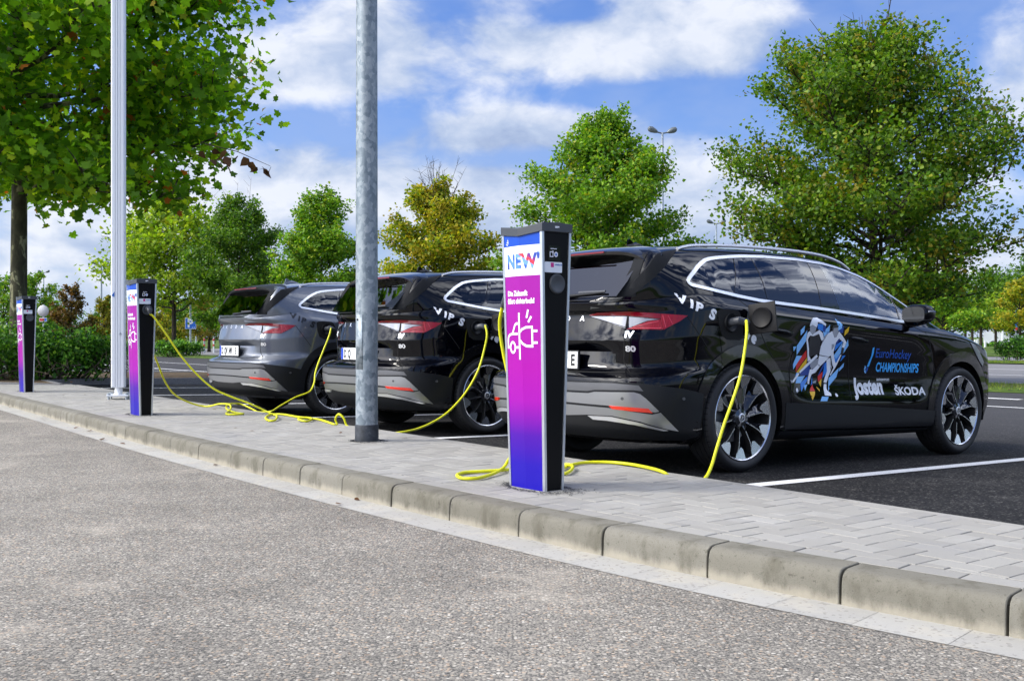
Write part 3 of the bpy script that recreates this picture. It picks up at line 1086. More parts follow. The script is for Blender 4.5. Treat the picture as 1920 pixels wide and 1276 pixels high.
        el = [(math.copysign(abs(math.cos(t)) ** .6, math.cos(t)), math.copysign(abs(math.sin(t)) ** .6, math.sin(t))) for t in np.linspace(0, 2 * math.pi, 29)[:-1]]
        g.add([(1.874 + .012 * a, s_ * (1.005 + .088 * a), 1.128 + .058 * c) for a, c in el] + [(1.90 + .012 * a, s_ * (1.005 + .088 * a), 1.128 + .058 * c) for a, c in el],
              [tuple(range(28))] + [(i, (i + 1) % 28, 28 + (i + 1) % 28, 28 + i) for i in range(28)])
        g.build('mirror_glass', [M_MIRROR], mi_, 40)
        g = MB(); g.tube([(1.90, s_ * 1.121, 1.150), (1.99, s_ * 1.120, 1.150), (2.055, s_ * 1.05, 1.152)], .007, 6); g.build('indicator', [M_CLEAR], mi_, 40)
    # roof rails, aerial
    for s_ in (-1, 1):
        pts = [(-.33, 1.494), (-.27, 1.511), (-.15, 1.531), (.2, 1.557), (.6, 1.571), (1.0, 1.575), (1.3, 1.563), (1.5, 1.531), (1.60, 1.496), (1.64, 1.478)]
        b = MB(); b.tube([(p[0], s_ * .585, p[1]) for p in catmull(pts, 4)], .0125, 8)
        b.build('roof_rail', [M_RAIL], root, 40)
    b = MB()
    zr_ = lerp(-.13, ZC)
    prof = [(-.235, .0), (-.225, .062), (-.21, .068), (-.16, .035), (-.08, .014), (-.02, .0)]
    b.prism([(p[0], p[1]) for p in prof], -.007, .007, 0)
    b.v = [(x, z, zr_ - .008 + y) for (x, y, z) in b.v]
    b.tube([(-.24, 0, zr_ - .004), (-.15, 0, zr_ + .006), (-.02, 0, zr_ - .002)], [.02, .035, .01], 10, 0)
    b.build('aerial', [paint], root, 40)
    # number plate
    pl = MB(); pl.box((-.912, 0, .730), (.016, .535, .128), 0)
    plate = pl.build('number_plate', [M_INK], root, bevel=.003)
    q = MB(); q.box((-.9215, 0, .732), (.004, .52, .110), 0); q.box((-.9240, .239, .732), (.0016, .040, .108), 1)
    q.build('plate_face', [M_PLATE, M_PLBLUE], plate)
    tv, tf = [], []
    for (s_, y, sx) in plate_text:
        v, f = text_faces(s_, .105, .003, 'LEFT', sx)
        k = len(tv)
        tv += [(-.9262, y - p[0], .696 + p[1]) for p in v]; tf += [tuple(i + k for i in t) for t in f]
    if tv:
        mk('plate_lettering', tv, tf, [M_INK], parent=plate)
    # interior
    it = MB()
    it.box((1.1, 0, .62), (3.0, 1.40, .10), 0)
    it.box((2.28, 0, .93), (.55, 1.38, .22), 0)
    for sy in (-.37, .37):
        it.box((1.02, sy, .80), (.55, .50, .20), 0)
        it.box((.80, sy, 1.05), (.15, .48, .58), 0, taper=.8)
        it.box((.76, sy, 1.385), (.11, .27, .15), 0)
        it.box((-.10, sy, 1.00), (.16, .52, .52), 0, taper=.85)
        it.box((-.13, sy, 1.28), (.10, .25, .13), 0)
    it.lathe([(.175, 0), (.19, .012), (.175, .024), (.16, .012), (.175, 0)], 24, 'x', (1.92, .37, 1.02), 0)
    it.build('interior', [M_SEAT], root, 40, bevel=.02)
    # badges on the tailgate
    bt = []
    for i, c in enumerate('ŠKODA'):
        bt.append((c, .048, -.26 + .13 * i - .018, .993, 0, 1.1, .0012, 0))
    bt.append(('iV', .060, .580, .885, 0, 1.0, .003, 0))
    bt.append(('80', .050, .585, .795, 0, 1.15, .002, 0))
    for b1 in bt:
        text_patch('badge', [b1], (Vector((-4, 0, 0)), Vector((0, -1, 0)), Vector((0, 0, 1)), Vector((1, 0, 0))), .003, M_CHROME, root)
    # lettering on the rear wing
    lt = [('V', .082, -.555, 1.121, -16, 1.15, .004, 0), ('I', .080, -.484, 1.088, -18, 1.1, .004, 0), ('P', .082, -.452, 1.072, -20, 1.1, .004, 0), ('S', .092, -.352, 1.028, -24, 1.1, .005, 0),
          ('l', .092, .012, .905, -36, 1.1, .005, 0), ('e', .098, .050, .892, -36, 1.1, .006, 0)]
    for l1 in lt:
        text_patch('letter', [l1], SIDE, .002, letters, root)
    # charging port, its open flap
    port = [(-.275, 1.070), (-.25, 1.082), (-.19, 1.088), (-.09, 1.085), (-.06, 1.07), (-.035, 1.02), (-.026, .96), (-.03, .90), (-.06, .884), (-.18, .884), (-.235, .91), (-.262, .98)]
    po = patch('charging_port', [port], SIDE, .0022, M_SEAM, root)
    b = MB(); b.lathe([(.0, .0), (.045, .0), (.06, -.012), (.062, .0)], 24, 'y', (-.155, -.912, 1.0), 0); b.build('socket', [M_CLAD], po, 40)
    b = MB()
    b.box((0, 0, 0), (.016, .20, .205), 0, taper=.94)
    b.lathe([(.0, -.020), (.055, -.020), (.066, -.026), (.072, -.020), (.072, 0)], 24, 'x', (0, 0, 0), 1)
    fl = b.build('port_flap', [M_PORT, M_PORT], root, 35, bevel=.006)
    fl.location = (.045, -1.015, 1.035); fl.rotation_euler = (R(-8), R(6), R(14))
    return root


def pose_car(root, X, Y, th):
    s_ = float(np.array([X, Y]) @ FH)
    root.location = (X, Y, lot_z(s_) + .002)
    root.rotation_euler = (0, .025, R(90 - th))
# ------------------------------------------------------------------ door livery (flat vinyl, outlines in an 873 x 1276 sheet)
M_LB = mat('vinyl_light_blue', (0.24, 0.56, 0.98), 0.3)
M_MB = mat('vinyl_mid_blue', (0.02, 0.22, 0.75), 0.3)
M_DB = mat('vinyl_dark_blue', (0.005, 0.05, 0.30), 0.3)
M_VR = mat('vinyl_red', (0.70, 0.01, 0.01), 0.3)
M_VY = mat('vinyl_yellow', (0.85, 0.50, 0.01), 0.3)
M_VW = mat('vinyl_white', (0.86, 0.89, 0.94), 0.3)
M_VG = mat('vinyl_grey', (0.34, 0.36, 0.40), 0.3)
M_VD = mat('vinyl_charcoal', (0.03, 0.03, 0.035), 0.3)
M_CY = mat('vinyl_sky_blue', (0.06, 0.46, 1.0), 0.3)
M_NAVY = mat('vinyl_navy', (0.006, 0.09, 0.46), 0.3)
LIV = [M_LB, M_MB, M_DB, M_VR, M_VY, M_VW, M_VG, M_VD]


def sheet(p):
    u = (p[0] - 75) / 695; v = (p[1] - 100) / 1060
    x = (1 - v) * (.480 + u * .741) + v * (.495 + u * .654)
    z = (1 - v) * (1.058 + u * .028) + v * (.469 - u * .009)
    return (x, z)


SHARDS = [
    (0, [(190, 265), (235, 205), (232, 285), (195, 330)]), (0, [(155, 465), (265, 265), (262, 400), (160, 580)]), (0, [(115, 472), (152, 470), (122, 532)]),
    (0, [(160, 585), (230, 588), (120, 760), (116, 690)]), (3, [(160, 690), (280, 515), (292, 600), (155, 795)]), (4, [(165, 795), (300, 605), (300, 700), (230, 790), (180, 800)]),
    (4, [(240, 795), (296, 750), (294, 800)]), (2, [(200, 790), (350, 690), (350, 830), (225, 835)]), (0, [(150, 930), (170, 850), (290, 838), (225, 930)]),
    (1, [(222, 930), (330, 840), (325, 890), (225, 1040)]), (0, [(275, 955), (322, 950), (280, 1025)]), (0, [(150, 840), (165, 800), (200, 800), (180, 850)]),
    (1, [(375, 185), (440, 190), (440, 280), (380, 250)]), (2, [(440, 215), (470, 210), (470, 290), (440, 290)]), (0, [(445, 290), (515, 195), (515, 310), (460, 350)]),
    (2, [(485, 290), (515, 285), (490, 330)]), (0, [(595, 170), (602, 120), (658, 195), (655, 240), (620, 275)]), (2, [(625, 280), (678, 205), (676, 300), (640, 300)]),
    (4, [(695, 270), (742, 220), (738, 290), (696, 340)]), (1, [(610, 455), (690, 390), (690, 420), (612, 530)]), (2, [(612, 400), (660, 380), (620, 450)]),
    (0, [(612, 590), (690, 420), (692, 560), (640, 640)]), (0, [(720, 500), (748, 380), (768, 460), (724, 560)]), (1, [(612, 590), (690, 585), (690, 610), (645, 690), (620, 680)]),
    (1, [(705, 660), (720, 585), (757, 585), (712, 655)]), (0, [(706, 790), (712, 740), (757, 678), (757, 730)]), (0, [(590, 870), (705, 738), (685, 860), (585, 980)]),
    (2, [(455, 840), (520, 650), (525, 700), (470, 830)]), (3, [(455, 845), (510, 785), (505, 870), (460, 920)]), (4, [(465, 925), (503, 875), (492, 980)]),
    (1, [(520, 690), (540, 660), (565, 790), (512, 870)]), (3, [(340, 1032), (388, 945), (408, 1032)]), (4, [(335, 1038), (408, 1036), (395, 1075), (352, 1145)]),
    (4, [(432, 970), (470, 1010), (465, 1040)]), (0, [(448, 1155), (478, 1098), (560, 1102), (535, 1155)]), (1, [(368, 960), (385, 840), (388, 940)]), (0, [(575, 1035), (590, 960), (598, 1000)])]
FIGURES = [
    # player behind: hair, face, vest, arm, skirt, stick
    (5, [(290, 190), (300, 150), (330, 110), (380, 105), (420, 140), (470, 190), (465, 215), (420, 180), (372, 165), (375, 195), (365, 230), (320, 200), (288, 215)]),
    (6, [(292, 215), (320, 203), (362, 232), (355, 290), (325, 318), (300, 290), (292, 250)]),
    (5, [(268, 300), (292, 275), (325, 320), (360, 290), (400, 262), (440, 300), (465, 375), (440, 400), (400, 310), (340, 340), (300, 330), (280, 380), (300, 470), (330, 600), (350, 640), (310, 660), (290, 520), (262, 380)]),
    (7, [(300, 330), (340, 340), (400, 310), (430, 400), (435, 560), (320, 600), (300, 470)]), (6, [(300, 395), (330, 400), (335, 435), (310, 430)]),
    (5, [(385, 370), (402, 368), (403, 392), (388, 392)]), (6, [(345, 640), (435, 620), (440, 700), (370, 760), (350, 720)]),
    (5, [(200, 790), (300, 690), (410, 570), (425, 600), (320, 715), (215, 808)]), (5, [(105, 900), (190, 800), (205, 820), (120, 920)]), (6, [(75, 890), (105, 895), (118, 922), (90, 928)]),
    # player in front: head, shirt, arms, shorts, legs, shoes, stick
    (7, [(548, 205), (580, 195), (612, 205), (612, 235), (560, 245), (548, 280), (540, 250)]), (6, [(560, 240), (612, 232), (618, 290), (605, 350), (580, 355), (555, 290)]),
    (5, [(500, 310), (548, 275), (580, 358), (606, 352), (625, 280), (668, 330), (700, 370), (735, 420), (720, 490), (690, 480), (700, 420), (640, 370), (610, 420), (600, 560), (560, 600), (438, 575), (440, 470), (470, 390)]),
    (7, [(690, 490), (720, 490), (722, 570), (695, 565)]), (5, [(560, 530), (600, 540), (640, 660), (668, 700), (640, 745), (615, 700)]),
    (5, [(438, 585), (560, 605), (535, 640), (470, 720), (420, 800), (375, 820), (360, 780), (440, 700)]), (5, [(535, 640), (575, 610), (612, 740), (600, 800), (560, 930), (525, 920), (560, 780)]),
    (5, [(325, 900), (350, 760), (375, 755), (378, 820), (352, 900), (345, 945), (325, 940)]), (5, [(530, 940), (562, 945), (560, 1020), (600, 1060), (598, 1092), (515, 1085), (520, 1020)]),
    (7, [(525, 918), (560, 930), (560, 942), (528, 935)]), (5, [(690, 575), (704, 578), (665, 720), (612, 835), (600, 830), (650, 700)]), (6, [(446, 680), (468, 672), (466, 720), (448, 740)]),
    (5, [(150, 1000), (163, 988), (178, 1000), (180, 1030), (165, 1048), (150, 1030)]), (5, [(650, 1070), (662, 1056), (678, 1068), (684, 1090), (670, 1104), (655, 1092)]),
    (6, [(390, 915), (436, 895), (430, 930), (395, 932)]), (6, [(470, 330), (500, 312), (470, 392), (440, 470), (452, 400)]), (6, [(560, 420), (590, 400), (600, 470), (575, 520)]), (6, [(570, 610), (612, 735), (600, 790), (590, 720)])]


def livery(root):
    patch('livery_shards', [[sheet(p) for p in q] for _, q in SHARDS], SIDE, .0016, None, root, cell=.08, fm=[m_ for m_, _ in SHARDS], mats=LIV, skirt=0)
    balls = [q for _, q in FIGURES if q[0] in ((150, 1000), (650, 1070))]
    figs = [(m_, q) for m_, q in FIGURES if q not in balls]
    patch('livery_players', [[sheet(p) for p in q] for _, q in figs], SIDE, .0026, None, root, cell=.08, fm=[m_ for m_, _ in figs], mats=LIV, skirt=0)
    for q in balls:
        patch('livery_ball', [[sheet(p) for p in q]], SIDE, .0026, M_VW, root, cell=.08, skirt=0)
    stick = [[(1.508, .862), (1.530, .868), (1.528, .815), (1.490, .720), (1.462, .716), (1.503, .80)], [(1.430, .697), (1.440, .728), (1.456, .712), (1.448, .700)],
             [(1.432, .690), (1.450, .697), (1.460, .668), (1.444, .672)], [(1.462, .708), (1.486, .712), (1.472, .682), (1.462, .672)]]
    patch('emblem', stick, SIDE, .0018, None, root, fm=[0, 1, 1, 2], mats=[M_CY, M_LB, M_NAVY], skirt=0)
    text_patch('slogan', [('EuroHockey', .098, 1.552, .792, -1.0, .98, .0010, 0)], SIDE, .0018, M_NAVY, root)
    text_patch('slogan', [('CHAMPIONSHIPS', .098, 1.583, .684, -0.6, .765, .0025, 0)], SIDE, .0018, M_CY, root)
    text_patch('dealer_name', [('Josten', .165, 1.300, .515, -.3, .92, .0075, 0), ('autozentrum', .036, 1.605, .612, -.3, .92, .0006, 0)], SIDE, .0018, M_WHITE, root)
    text_patch('maker_name', [('ŠKODA', .085, 1.838, .503, -.3, 1.40, .0025, 0)], SIDE, .0018, M_WHITE, root)
# ------------------------------------------------------------------ ground materials
def m_road(nt, p):
    P = pos(nt)
    v = nt.node('ShaderNodeTexVoronoi', {'Vector': P, 'Scale': 82.0, 'Randomness': 1.0})
    cs = nt.node('ShaderNodeSeparateColor', {0: v.outputs['Color']})
    cell = cs.outputs[0]
    v2 = nt.node('ShaderNodeTexVoronoi', {'Vector': P, 'Scale': 190.0})
    cell2 = nt.node('ShaderNodeSeparateColor', {0: v2.outputs['Color']}).outputs[1]
    stone = nt.ramp(cell, [(0.0, (0.0865, 0.0832, 0.0778)), (0.25, (0.1797, 0.1676, 0.1489)), (0.5, (0.2596, 0.2416, 0.2097)), (0.72, (0.3128, 0.2858, 0.2401)), (0.88, (0.3861, 0.3605, 0.3161)), (1.0, (0.5325, 0.5067, 0.4498))])
    stone = nt.mix(nt.m('MULTIPLY', nt.m('GREATER_THAN', cs.outputs[1], .86), .55), stone, (.46, .33, .22, 1))
    fine = nt.ramp(cell2, [(0.0, (0.056, 0.0546, 0.0518)), (0.5, (0.16, 0.1521, 0.1368)), (1.0, (0.336, 0.312, 0.2664))])
    gap = nt.sm(nt.m('ADD', v.outputs['Distance'], nt.m('MULTIPLY', cs.outputs[2], .22)), .48, .66)
    c = nt.mix(gap, stone, fine)
    big = nt.noise(P, .55, 4, .55)
    mid = nt.noise(P, 2.6, 5, .6)
    tone = nt.m('MULTIPLY_ADD', big, .80, nt.m('MULTIPLY_ADD', mid, .70, .25))
    c = nt.mix(1.0, c, nt.node('ShaderNodeCombineColor', {0: tone, 1: nt.m('MULTIPLY', tone, .985), 2: nt.m('MULTIPLY', tone, .95)}).outputs[0], 'MULTIPLY')
    # worn pale lane, dark damp spots and a band of washed-up sand at the gutter
    spot = nt.sm(nt.noise(nt.vm('ADD', P, (3, 8, 1)), 9, 4, .6), .66, .74)
    c = nt.mix(nt.m('MULTIPLY', spot, .35), c, (.13, .125, .12, 1))
    sand = nt.sm(nt.noise(nt.vm('ADD', P, (1, 2, 5)), 1.1, 5, .65), .56, .74)
    c = nt.mix(nt.m('MULTIPLY', sand, .45), c, (.47, .42, .34, 1))
    nt.l.new(c, p.inputs['Base Color'])
    h = nt.m('SUBTRACT', nt.m('MULTIPLY', cell, .5), v.outputs['Distance'])
    bump(nt, p, h, .22, .006)


def m_lot(nt, p):
    P = pos(nt)
    v = nt.node('ShaderNodeTexVoronoi', {'Vector': P, 'Scale': 95.0})
    cell = nt.node('ShaderNodeSeparateColor', {0: v.outputs['Color']}).outputs[0]
    n = nt.noise(P, 70, 3, .7)
    big = nt.noise(P, .8, 5, .6)
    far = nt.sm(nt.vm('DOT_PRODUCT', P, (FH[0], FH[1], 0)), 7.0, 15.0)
    c = nt.ramp(cell, [(0, (0.007, 0.0069, 0.0071)), (0.5, (0.0151, 0.015, 0.0154)), (0.85, (0.0261, 0.0256, 0.0256)), (0.93, (0.064, 0.0614, 0.0573)), (1, (0.1162, 0.1116, 0.1022))])
    tone = nt.m('MULTIPLY_ADD', big, 1.0, nt.m('MULTIPLY_ADD', n, .5, .32))
    c = nt.mix(1.0, c, nt.node('ShaderNodeCombineColor', {0: tone, 1: tone, 2: tone}).outputs[0], 'MULTIPLY')
    dust = nt.sm(nt.noise(nt.vm('ADD', P, (4, 1, 0)), 1.7, 5, .65), .52, .76)
    c = nt.mix(nt.m('MULTIPLY', dust, .40), c, (.085, .083, .08, 1))
    oil = nt.sm(nt.noise(nt.vm('ADD', P, (9, 5, 0)), 2.4, 3, .5), .66, .72)
    c = nt.mix(nt.m('MULTIPLY', oil, .6), c, (.008, .008, .009, 1))
    c = nt.mix(nt.m('MULTIPLY', far, .6), c, (.085, .085, .092, 1))  # paler with distance: grazing sky sheen put into the colour
    nt.l.new(c, p.inputs['Base Color'])
    bump(nt, p, nt.m('ADD', cell, n), .35, .004)


def m_paver(nt, p):
    P = pos(nt)
    r_ = isl(nt)
    c = nt.ramp(r_, [(0, (0.2695, 0.2595, 0.2331)), (0.5, (0.2995, 0.2888, 0.2596)), (1, (0.3294, 0.3181, 0.2862))])
    n = nt.noise(P, 260, 3, .7)
    c = nt.mix(nt.sm(n, .56, .75), c, (.22, .215, .21, 1))
    st = nt.noise(P, 1.6, 5, .65)
    c = nt.mix(nt.m('MULTIPLY', nt.sm(st, .48, .72), .40), c, (.245, .245, .25, 1))
    pale = nt.noise(nt.vm('ADD', P, (7, 3, 0)), 2.3, 4, .6)
    c = nt.mix(nt.m('MULTIPLY', nt.sm(pale, .52, .75), .35), c, (.44, .43, .41, 1))
    dirt = nt.sm(nt.noise(nt.vm('ADD', P, (1, 6, 3)), 14, 4, .7), .60, .74)
    c = nt.mix(nt.m('MULTIPLY', dirt, .4), c, (.20, .19, .17, 1))
    nt.l.new(c, p.inputs['Base Color'])
    bump(nt, p, n, .25, .003)


def m_kerb(nt, p):
    P = pos(nt)
    r_ = isl(nt)
    c = nt.ramp(r_, [(0, (0.1617, 0.1518, 0.1221)), (0.5, (0.1815, 0.1716, 0.1399)), (1, (0.2013, 0.1914, 0.1597))])
    n = nt.noise(P, 220, 3, .7)
    c = nt.mix(nt.sm(n, .55, .72), c, (.10, .092, .07, 1))
    st = nt.noise(nt.vm('MULTIPLY', P, (1, 1, .45)), 7.0, 6, .68)
    c = nt.mix(nt.m('MULTIPLY', nt.sm(st, .47, .68), .6), c, (.085, .078, .055, 1))
    sp = nt.noise(nt.vm('ADD', P, (2, 9, 0)), 34, 3, .7)
    c = nt.mix(nt.m('MULTIPLY', nt.sm(sp, .60, .70), .5), c, (.055, .052, .035, 1))
    z = nt.node('ShaderNodeSeparateXYZ', {0: P}).outputs[2]
    dirt = nt.m('MULTIPLY', nt.sm(nt.m('ADD', z, nt.m('MULTIPLY', nt.m('SUBTRACT', st, .5), .10)), -.075, -.118), .75)
    c = nt.mix(dirt, c, (.36, .33, .26, 1))
    nt.l.new(c, p.inputs['Base Color'])
    bump(nt, p, nt.m('MULTIPLY_ADD', st, 1.2, n), .45, .005)


def m_gutter(nt, p):
    P = pos(nt)
    n = nt.noise(P, 200, 3, .7)
    c = nt.ramp(isl(nt), [(0, (.34, .33, .30)), (1, (.40, .39, .355))])
    c = nt.mix(nt.m('MULTIPLY', nt.sm(n, .5, .7), .5), c, (.30, .29, .27, 1))
    st = nt.noise(P, 6, 5, .65)
    c = nt.mix(nt.m('MULTIPLY', nt.sm(st, .45, .65), .6), c, (.44, .41, .34, 1))
    gr = nt.node('ShaderNodeTexVoronoi', {'Vector': P, 'Scale': 90.0})
    gc = nt.node('ShaderNodeSeparateColor', {0: gr.outputs['Color']}).outputs[0]
    c = nt.mix(nt.m('MULTIPLY', nt.m('GREATER_THAN', nt.m('ADD', gc, nt.m('MULTIPLY', st, .3)), 1.06), .45), c, (.19, .18, .165, 1))
    nt.l.new(c, p.inputs['Base Color'])
    bump(nt, p, n, .3, .003)


def m_paint(nt, p):
    P = pos(nt)
    n = nt.noise(P, 90, 4, .75)
    c = nt.mix(nt.sm(n, .57, .66), (.74, .74, .73, 1), (.10, .10, .10, 1))
    nt.l.new(c, p.inputs['Base Color'])


def m_soil(nt, p):
    P = pos(nt)
    n = nt.noise(P, 9, 6, .7)
    c = nt.ramp(n, [(.3, (.035, .026, .016)), (.5, (.095, .068, .04)), (.62, (.15, .105, .055)), (.75, (.07, .085, .02))])
    nt.l.new(c, p.inputs['Base Color'])
    bump(nt, p, n, .8, .03)


def m_turf(nt, p):
    P = pos(nt)
    n = nt.noise(P, 6, 6, .7)
    b = nt.noise(P, .35, 3, .5)
    c = nt.ramp(n, [(.3, (.028, .055, .008)), (.5, (.07, .125, .016)), (.7, (.15, .20, .035))])
    c = nt.mix(nt.m('MULTIPLY', nt.sm(b, .52, .7), .5), c, (.16, .13, .05, 1))
    nt.l.new(c, p.inputs['Base Color'])
    bump(nt, p, n, .9, .05)


def m_road2(nt, p):
    P = pos(nt)
    n = nt.noise(P, 40, 4, .7)
    c = nt.ramp(n, [(.35, (.14, .14, .145)), (.65, (.23, .225, .22))])
    nt.l.new(c, p.inputs['Base Color'])


MG_ROAD = mat('road_surface', rough=.85, spec=.3, build=m_road)
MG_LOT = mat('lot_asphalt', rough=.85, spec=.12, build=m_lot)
MG_PAVE = mat('paving_stone', rough=.85, spec=.3, build=m_paver)
MG_KERB = mat('kerb_concrete', rough=.9, spec=.25, build=m_kerb)
MG_GUT = mat('gutter_concrete', rough=.9, spec=.25, build=m_gutter)
MG_PAINT = mat('road_paint', rough=.7, build=m_paint)
MG_SOIL = mat('soil', rough=.95, spec=.2, build=m_soil)
MG_TURF = mat('turf', rough=.95, spec=.2, build=m_turf)
MG_ROAD2 = mat('pale_asphalt', rough=.85, spec=.3, build=m_road2)
MG_JOINT = mat('joint_sand', (.030, .029, .026), .95)
MG_GAP = mat('kerb_gap', (.012, .011, .009), .95)

# ------------------------------------------------------------------ ground geometry in the (l, s) frame
KB = catmull([(-6, 4.75), (-3, 4.05), (0, 3.55), (1.63, 3.29), (2.7, 3.16), (3.8, 3.105), (5.5, 3.085), (8, 3.11), (10.4, 3.20), (12.8, 3.30), (16.3, 3.43), (22, 3.62), (32, 3.95), (50, 4.5)], 10)
KBL = np.array([p[0] for p in KB]); KBS = np.array([p[1] for p in KB])


def s_back(l): return float(np.interp(l, KBL, KBS))


def s_edge(l): return max(4.32 + .037 * l, s_back(l) + .5)


def nrm(l):
    """unit normal of the kerb line towards the road, in (l, s)"""
    d = (s_back(l + .05) - s_back(l - .05)) / .1
    return np.array([d, -1.0]) / math.hypot(d, 1)


def offs(l, d):
    n = nrm(l)
    return l + n[0] * d, s_back(l) + n[1] * d


def strip(name, rows, zfun, mt, kind='structure'):
    """rows: list of lists of (l, s); neighbouring rows are joined"""
    n = len(rows[0])
    v = [ls(l, s_, zfun(l, s_)) for r_ in rows for (l, s_) in r_]
    f = [(i * n + k, i * n + k + 1, (i + 1) * n + k + 1, (i + 1) * n + k) for i in range(len(rows) - 1) for k in range(n - 1)]
    o = mk(name, v, f, mt)
    bm = bmesh.new(); bm.from_mesh(o.data)
    for q in bm.faces:
        if q.normal.z < 0:
            q.normal_flip()
    bm.to_mesh(o.data); bm.free()
    return tag(o, kind=kind)


g = MB(); g.add([(-2500, -2500, -.42), (2500, -2500, -.42), (2500, 2500, -.42), (-2500, 2500, -.42)], [(0, 1, 2, 3)])
tag(g.build('ground', [MG_TURF]), kind='structure')

LL = list(np.arange(-6, 50.1, .5))
# the road in front
strip('road', [[(l, -60) for l in LL], [(l, -6) for l in LL], [offs(l, .350) for l in LL]], lambda l, s_: -.1245, MG_ROAD)
# gutter slabs
gm = MB()
l = -4.0
while l < 24:
    a, b = l + .001, l + .299
    q = [offs(a, .150), offs(b, .150), offs(b, .352), offs(a, .352)]
    gm.add([ls(*q[0], -.1195), ls(*q[1], -.1195), ls(*q[2], -.1225), ls(*q[3], -.1225)], [(0, 1, 2, 3)])
    l += .30
gu = gm.build('gutter', [MG_GUT]); tag(gu, kind='structure')
for q in gu.data.polygons: pass
strip('gutter_bed', [[offs(l, .10) for l in LL], [offs(l, .351) for l in LL]], lambda l, s_: -.1258, MG_GUT)

# kerb stones: one row, each stone rounded at its upper edge
km = MB()
prof = [(0, -.16), (0, -.003), (.004, .0005), (.108, -.001), (.128, -.006), (.141, -.016), (.147, -.030), (.150, -.046), (.154, -.16)]
l = .52
joints = []
random.seed(4)
l = -3.75
while l < 30:
    le = .535 if l < 6.9 else .62
    a, b = l + .0045, l + le - .0045
    ncut = 4
    vs = []
    dz = random.uniform(-.002, .002); dd = random.uniform(-.002, .002)
    for i in range(ncut + 3):
        # short chamfer at each end
        if i == 0: t, sh = a, .0025
        elif i == ncut + 2: t, sh = b, .0025
        else: t, sh = a + .003 + (b - a - .006) * (i - 1) / ncut, 0
        for (d, z) in prof:
            pl, ps = offs(t, min(d, d - sh if d > .1 else d) + dd)
            vs.append(ls(pl, ps, z + dz - (sh if z > -.1 else 0)))
    k = len(prof); fs = []
    for i in range(ncut + 2):
        for j in range(k - 1):
            fs.append((i * k + j, i * k + j + 1, (i + 1) * k + j + 1, (i + 1) * k + j))
    fs.append(tuple(range(k))); fs.append(tuple(range((ncut + 2) * k, (ncut + 3) * k))[::-1])
    km.add(vs, fs)
    l += le
tag(km.build('kerb', [MG_KERB], None, 30), kind='structure')
strip('kerb_bed', [[offs(l, .02) for l in LL], [offs(l, .135) for l in LL]], lambda l, s_: -.03, MG_GAP)


# paving: herringbone blocks with a row of blocks along the kerb
def clip_poly(poly, pt, n):
    out = []
    for i in range(len(poly)):
        a, b = np.array(poly[i - 1]), np.array(poly[i])
        da, db = float((a - pt) @ n), float((b - pt) @ n)
        if (da < 0) != (db < 0):
            out.append(tuple(a + (b - a) * da / (da - db)))
        if db < 0:
            out.append(tuple(b))
    return out


pv_ = MB()
random.seed(11)


def block(poly):
    if len(poly) < 3:
        return
    P = np.array(poly)
    ar = .5 * sum(P[i - 1][0] * P[i][1] - P[i][0] * P[i - 1][1] for i in range(len(P)))
    if abs(ar) < .0006:
        return
    if ar < 0:
        P = P[::-1]
    c = P.mean(0)
    z = random.uniform(-.0012, .0012); tx, ty = random.uniform(-.006, .006), random.uniform(-.006, .006)
    n = len(P)
    def inset(d):
        v = P - c
        L = np.linalg.norm(v, axis=1)[:, None]
        return c + v * np.maximum(0.2, (L - d * 1.3) / L)
    A, B = inset(.0024), inset(.0046)
    vs = [ls(q[0], q[1], -.012) for q in A] + [ls(q[0], q[1], z - .0015) for q in A] + [ls(q[0], q[1], z + (q[0] - c[0]) * tx + (q[1] - c[1]) * ty) for q in B]
    fs = [(i, (i + 1) % n, n + (i + 1) % n, n + i) for i in range(n)] + [(n + i, n + (i + 1) % n, 2 * n + (i + 1) % n, 2 * n + i) for i in range(n)] + [tuple(range(2 * n, 3 * n))]
    pv_.add(vs, fs)


l = -3.0
while l < 20.5:
    block([offs(l, -.001), offs(l + .2, -.001), offs(l + .2, -.10), offs(l, -.10)])
    l += .2
U = .1
for i in range(-32, 206):
    for j in range(28, 56):
        m4 = (i - j) % 4
        if m4 == 0: r_ = (i, j, 2, 1)
        elif m4 == 3: r_ = (i, j, 1, 2)
        else: continue
        l0, s0 = r_[0] * U, r_[1] * U
        poly = [(l0, s0), (l0 + r_[2] * U, s0), (l0 + r_[2] * U, s0 + r_[3] * U), (l0, s0 + r_[3] * U)]
        lc = l0 + r_[2] * U / 2
        sb, se = s_back(lc), s_edge(lc)
        if s0 + r_[3] * U < sb + .09 or s0 > se - .05:
            continue
        if l0 > 17.2 and (s0 - 4.98) > -(l0 - 17.75) * .785 + .25:
            continue
        n = nrm(lc)
        pt = np.array(offs(lc, -.103))
        poly = clip_poly(poly, pt, n)
        if len(poly) > 2:
            poly = clip_poly(poly, np.array([lc, se - .062]), np.array([-.037, 1.0]) / math.hypot(1, .037))
        block(poly)
pvo = pv_.build('pavement', [MG_PAVE]); tag(pvo, kind='structure')
LP = [q for q in LL if q < 22]
strip('pavement_bed', [[offs(l, -.0005) for l in LP], [(l, s_edge(l) - .06) for l in LP]], lambda l, s_: -.0095, MG_JOINT)
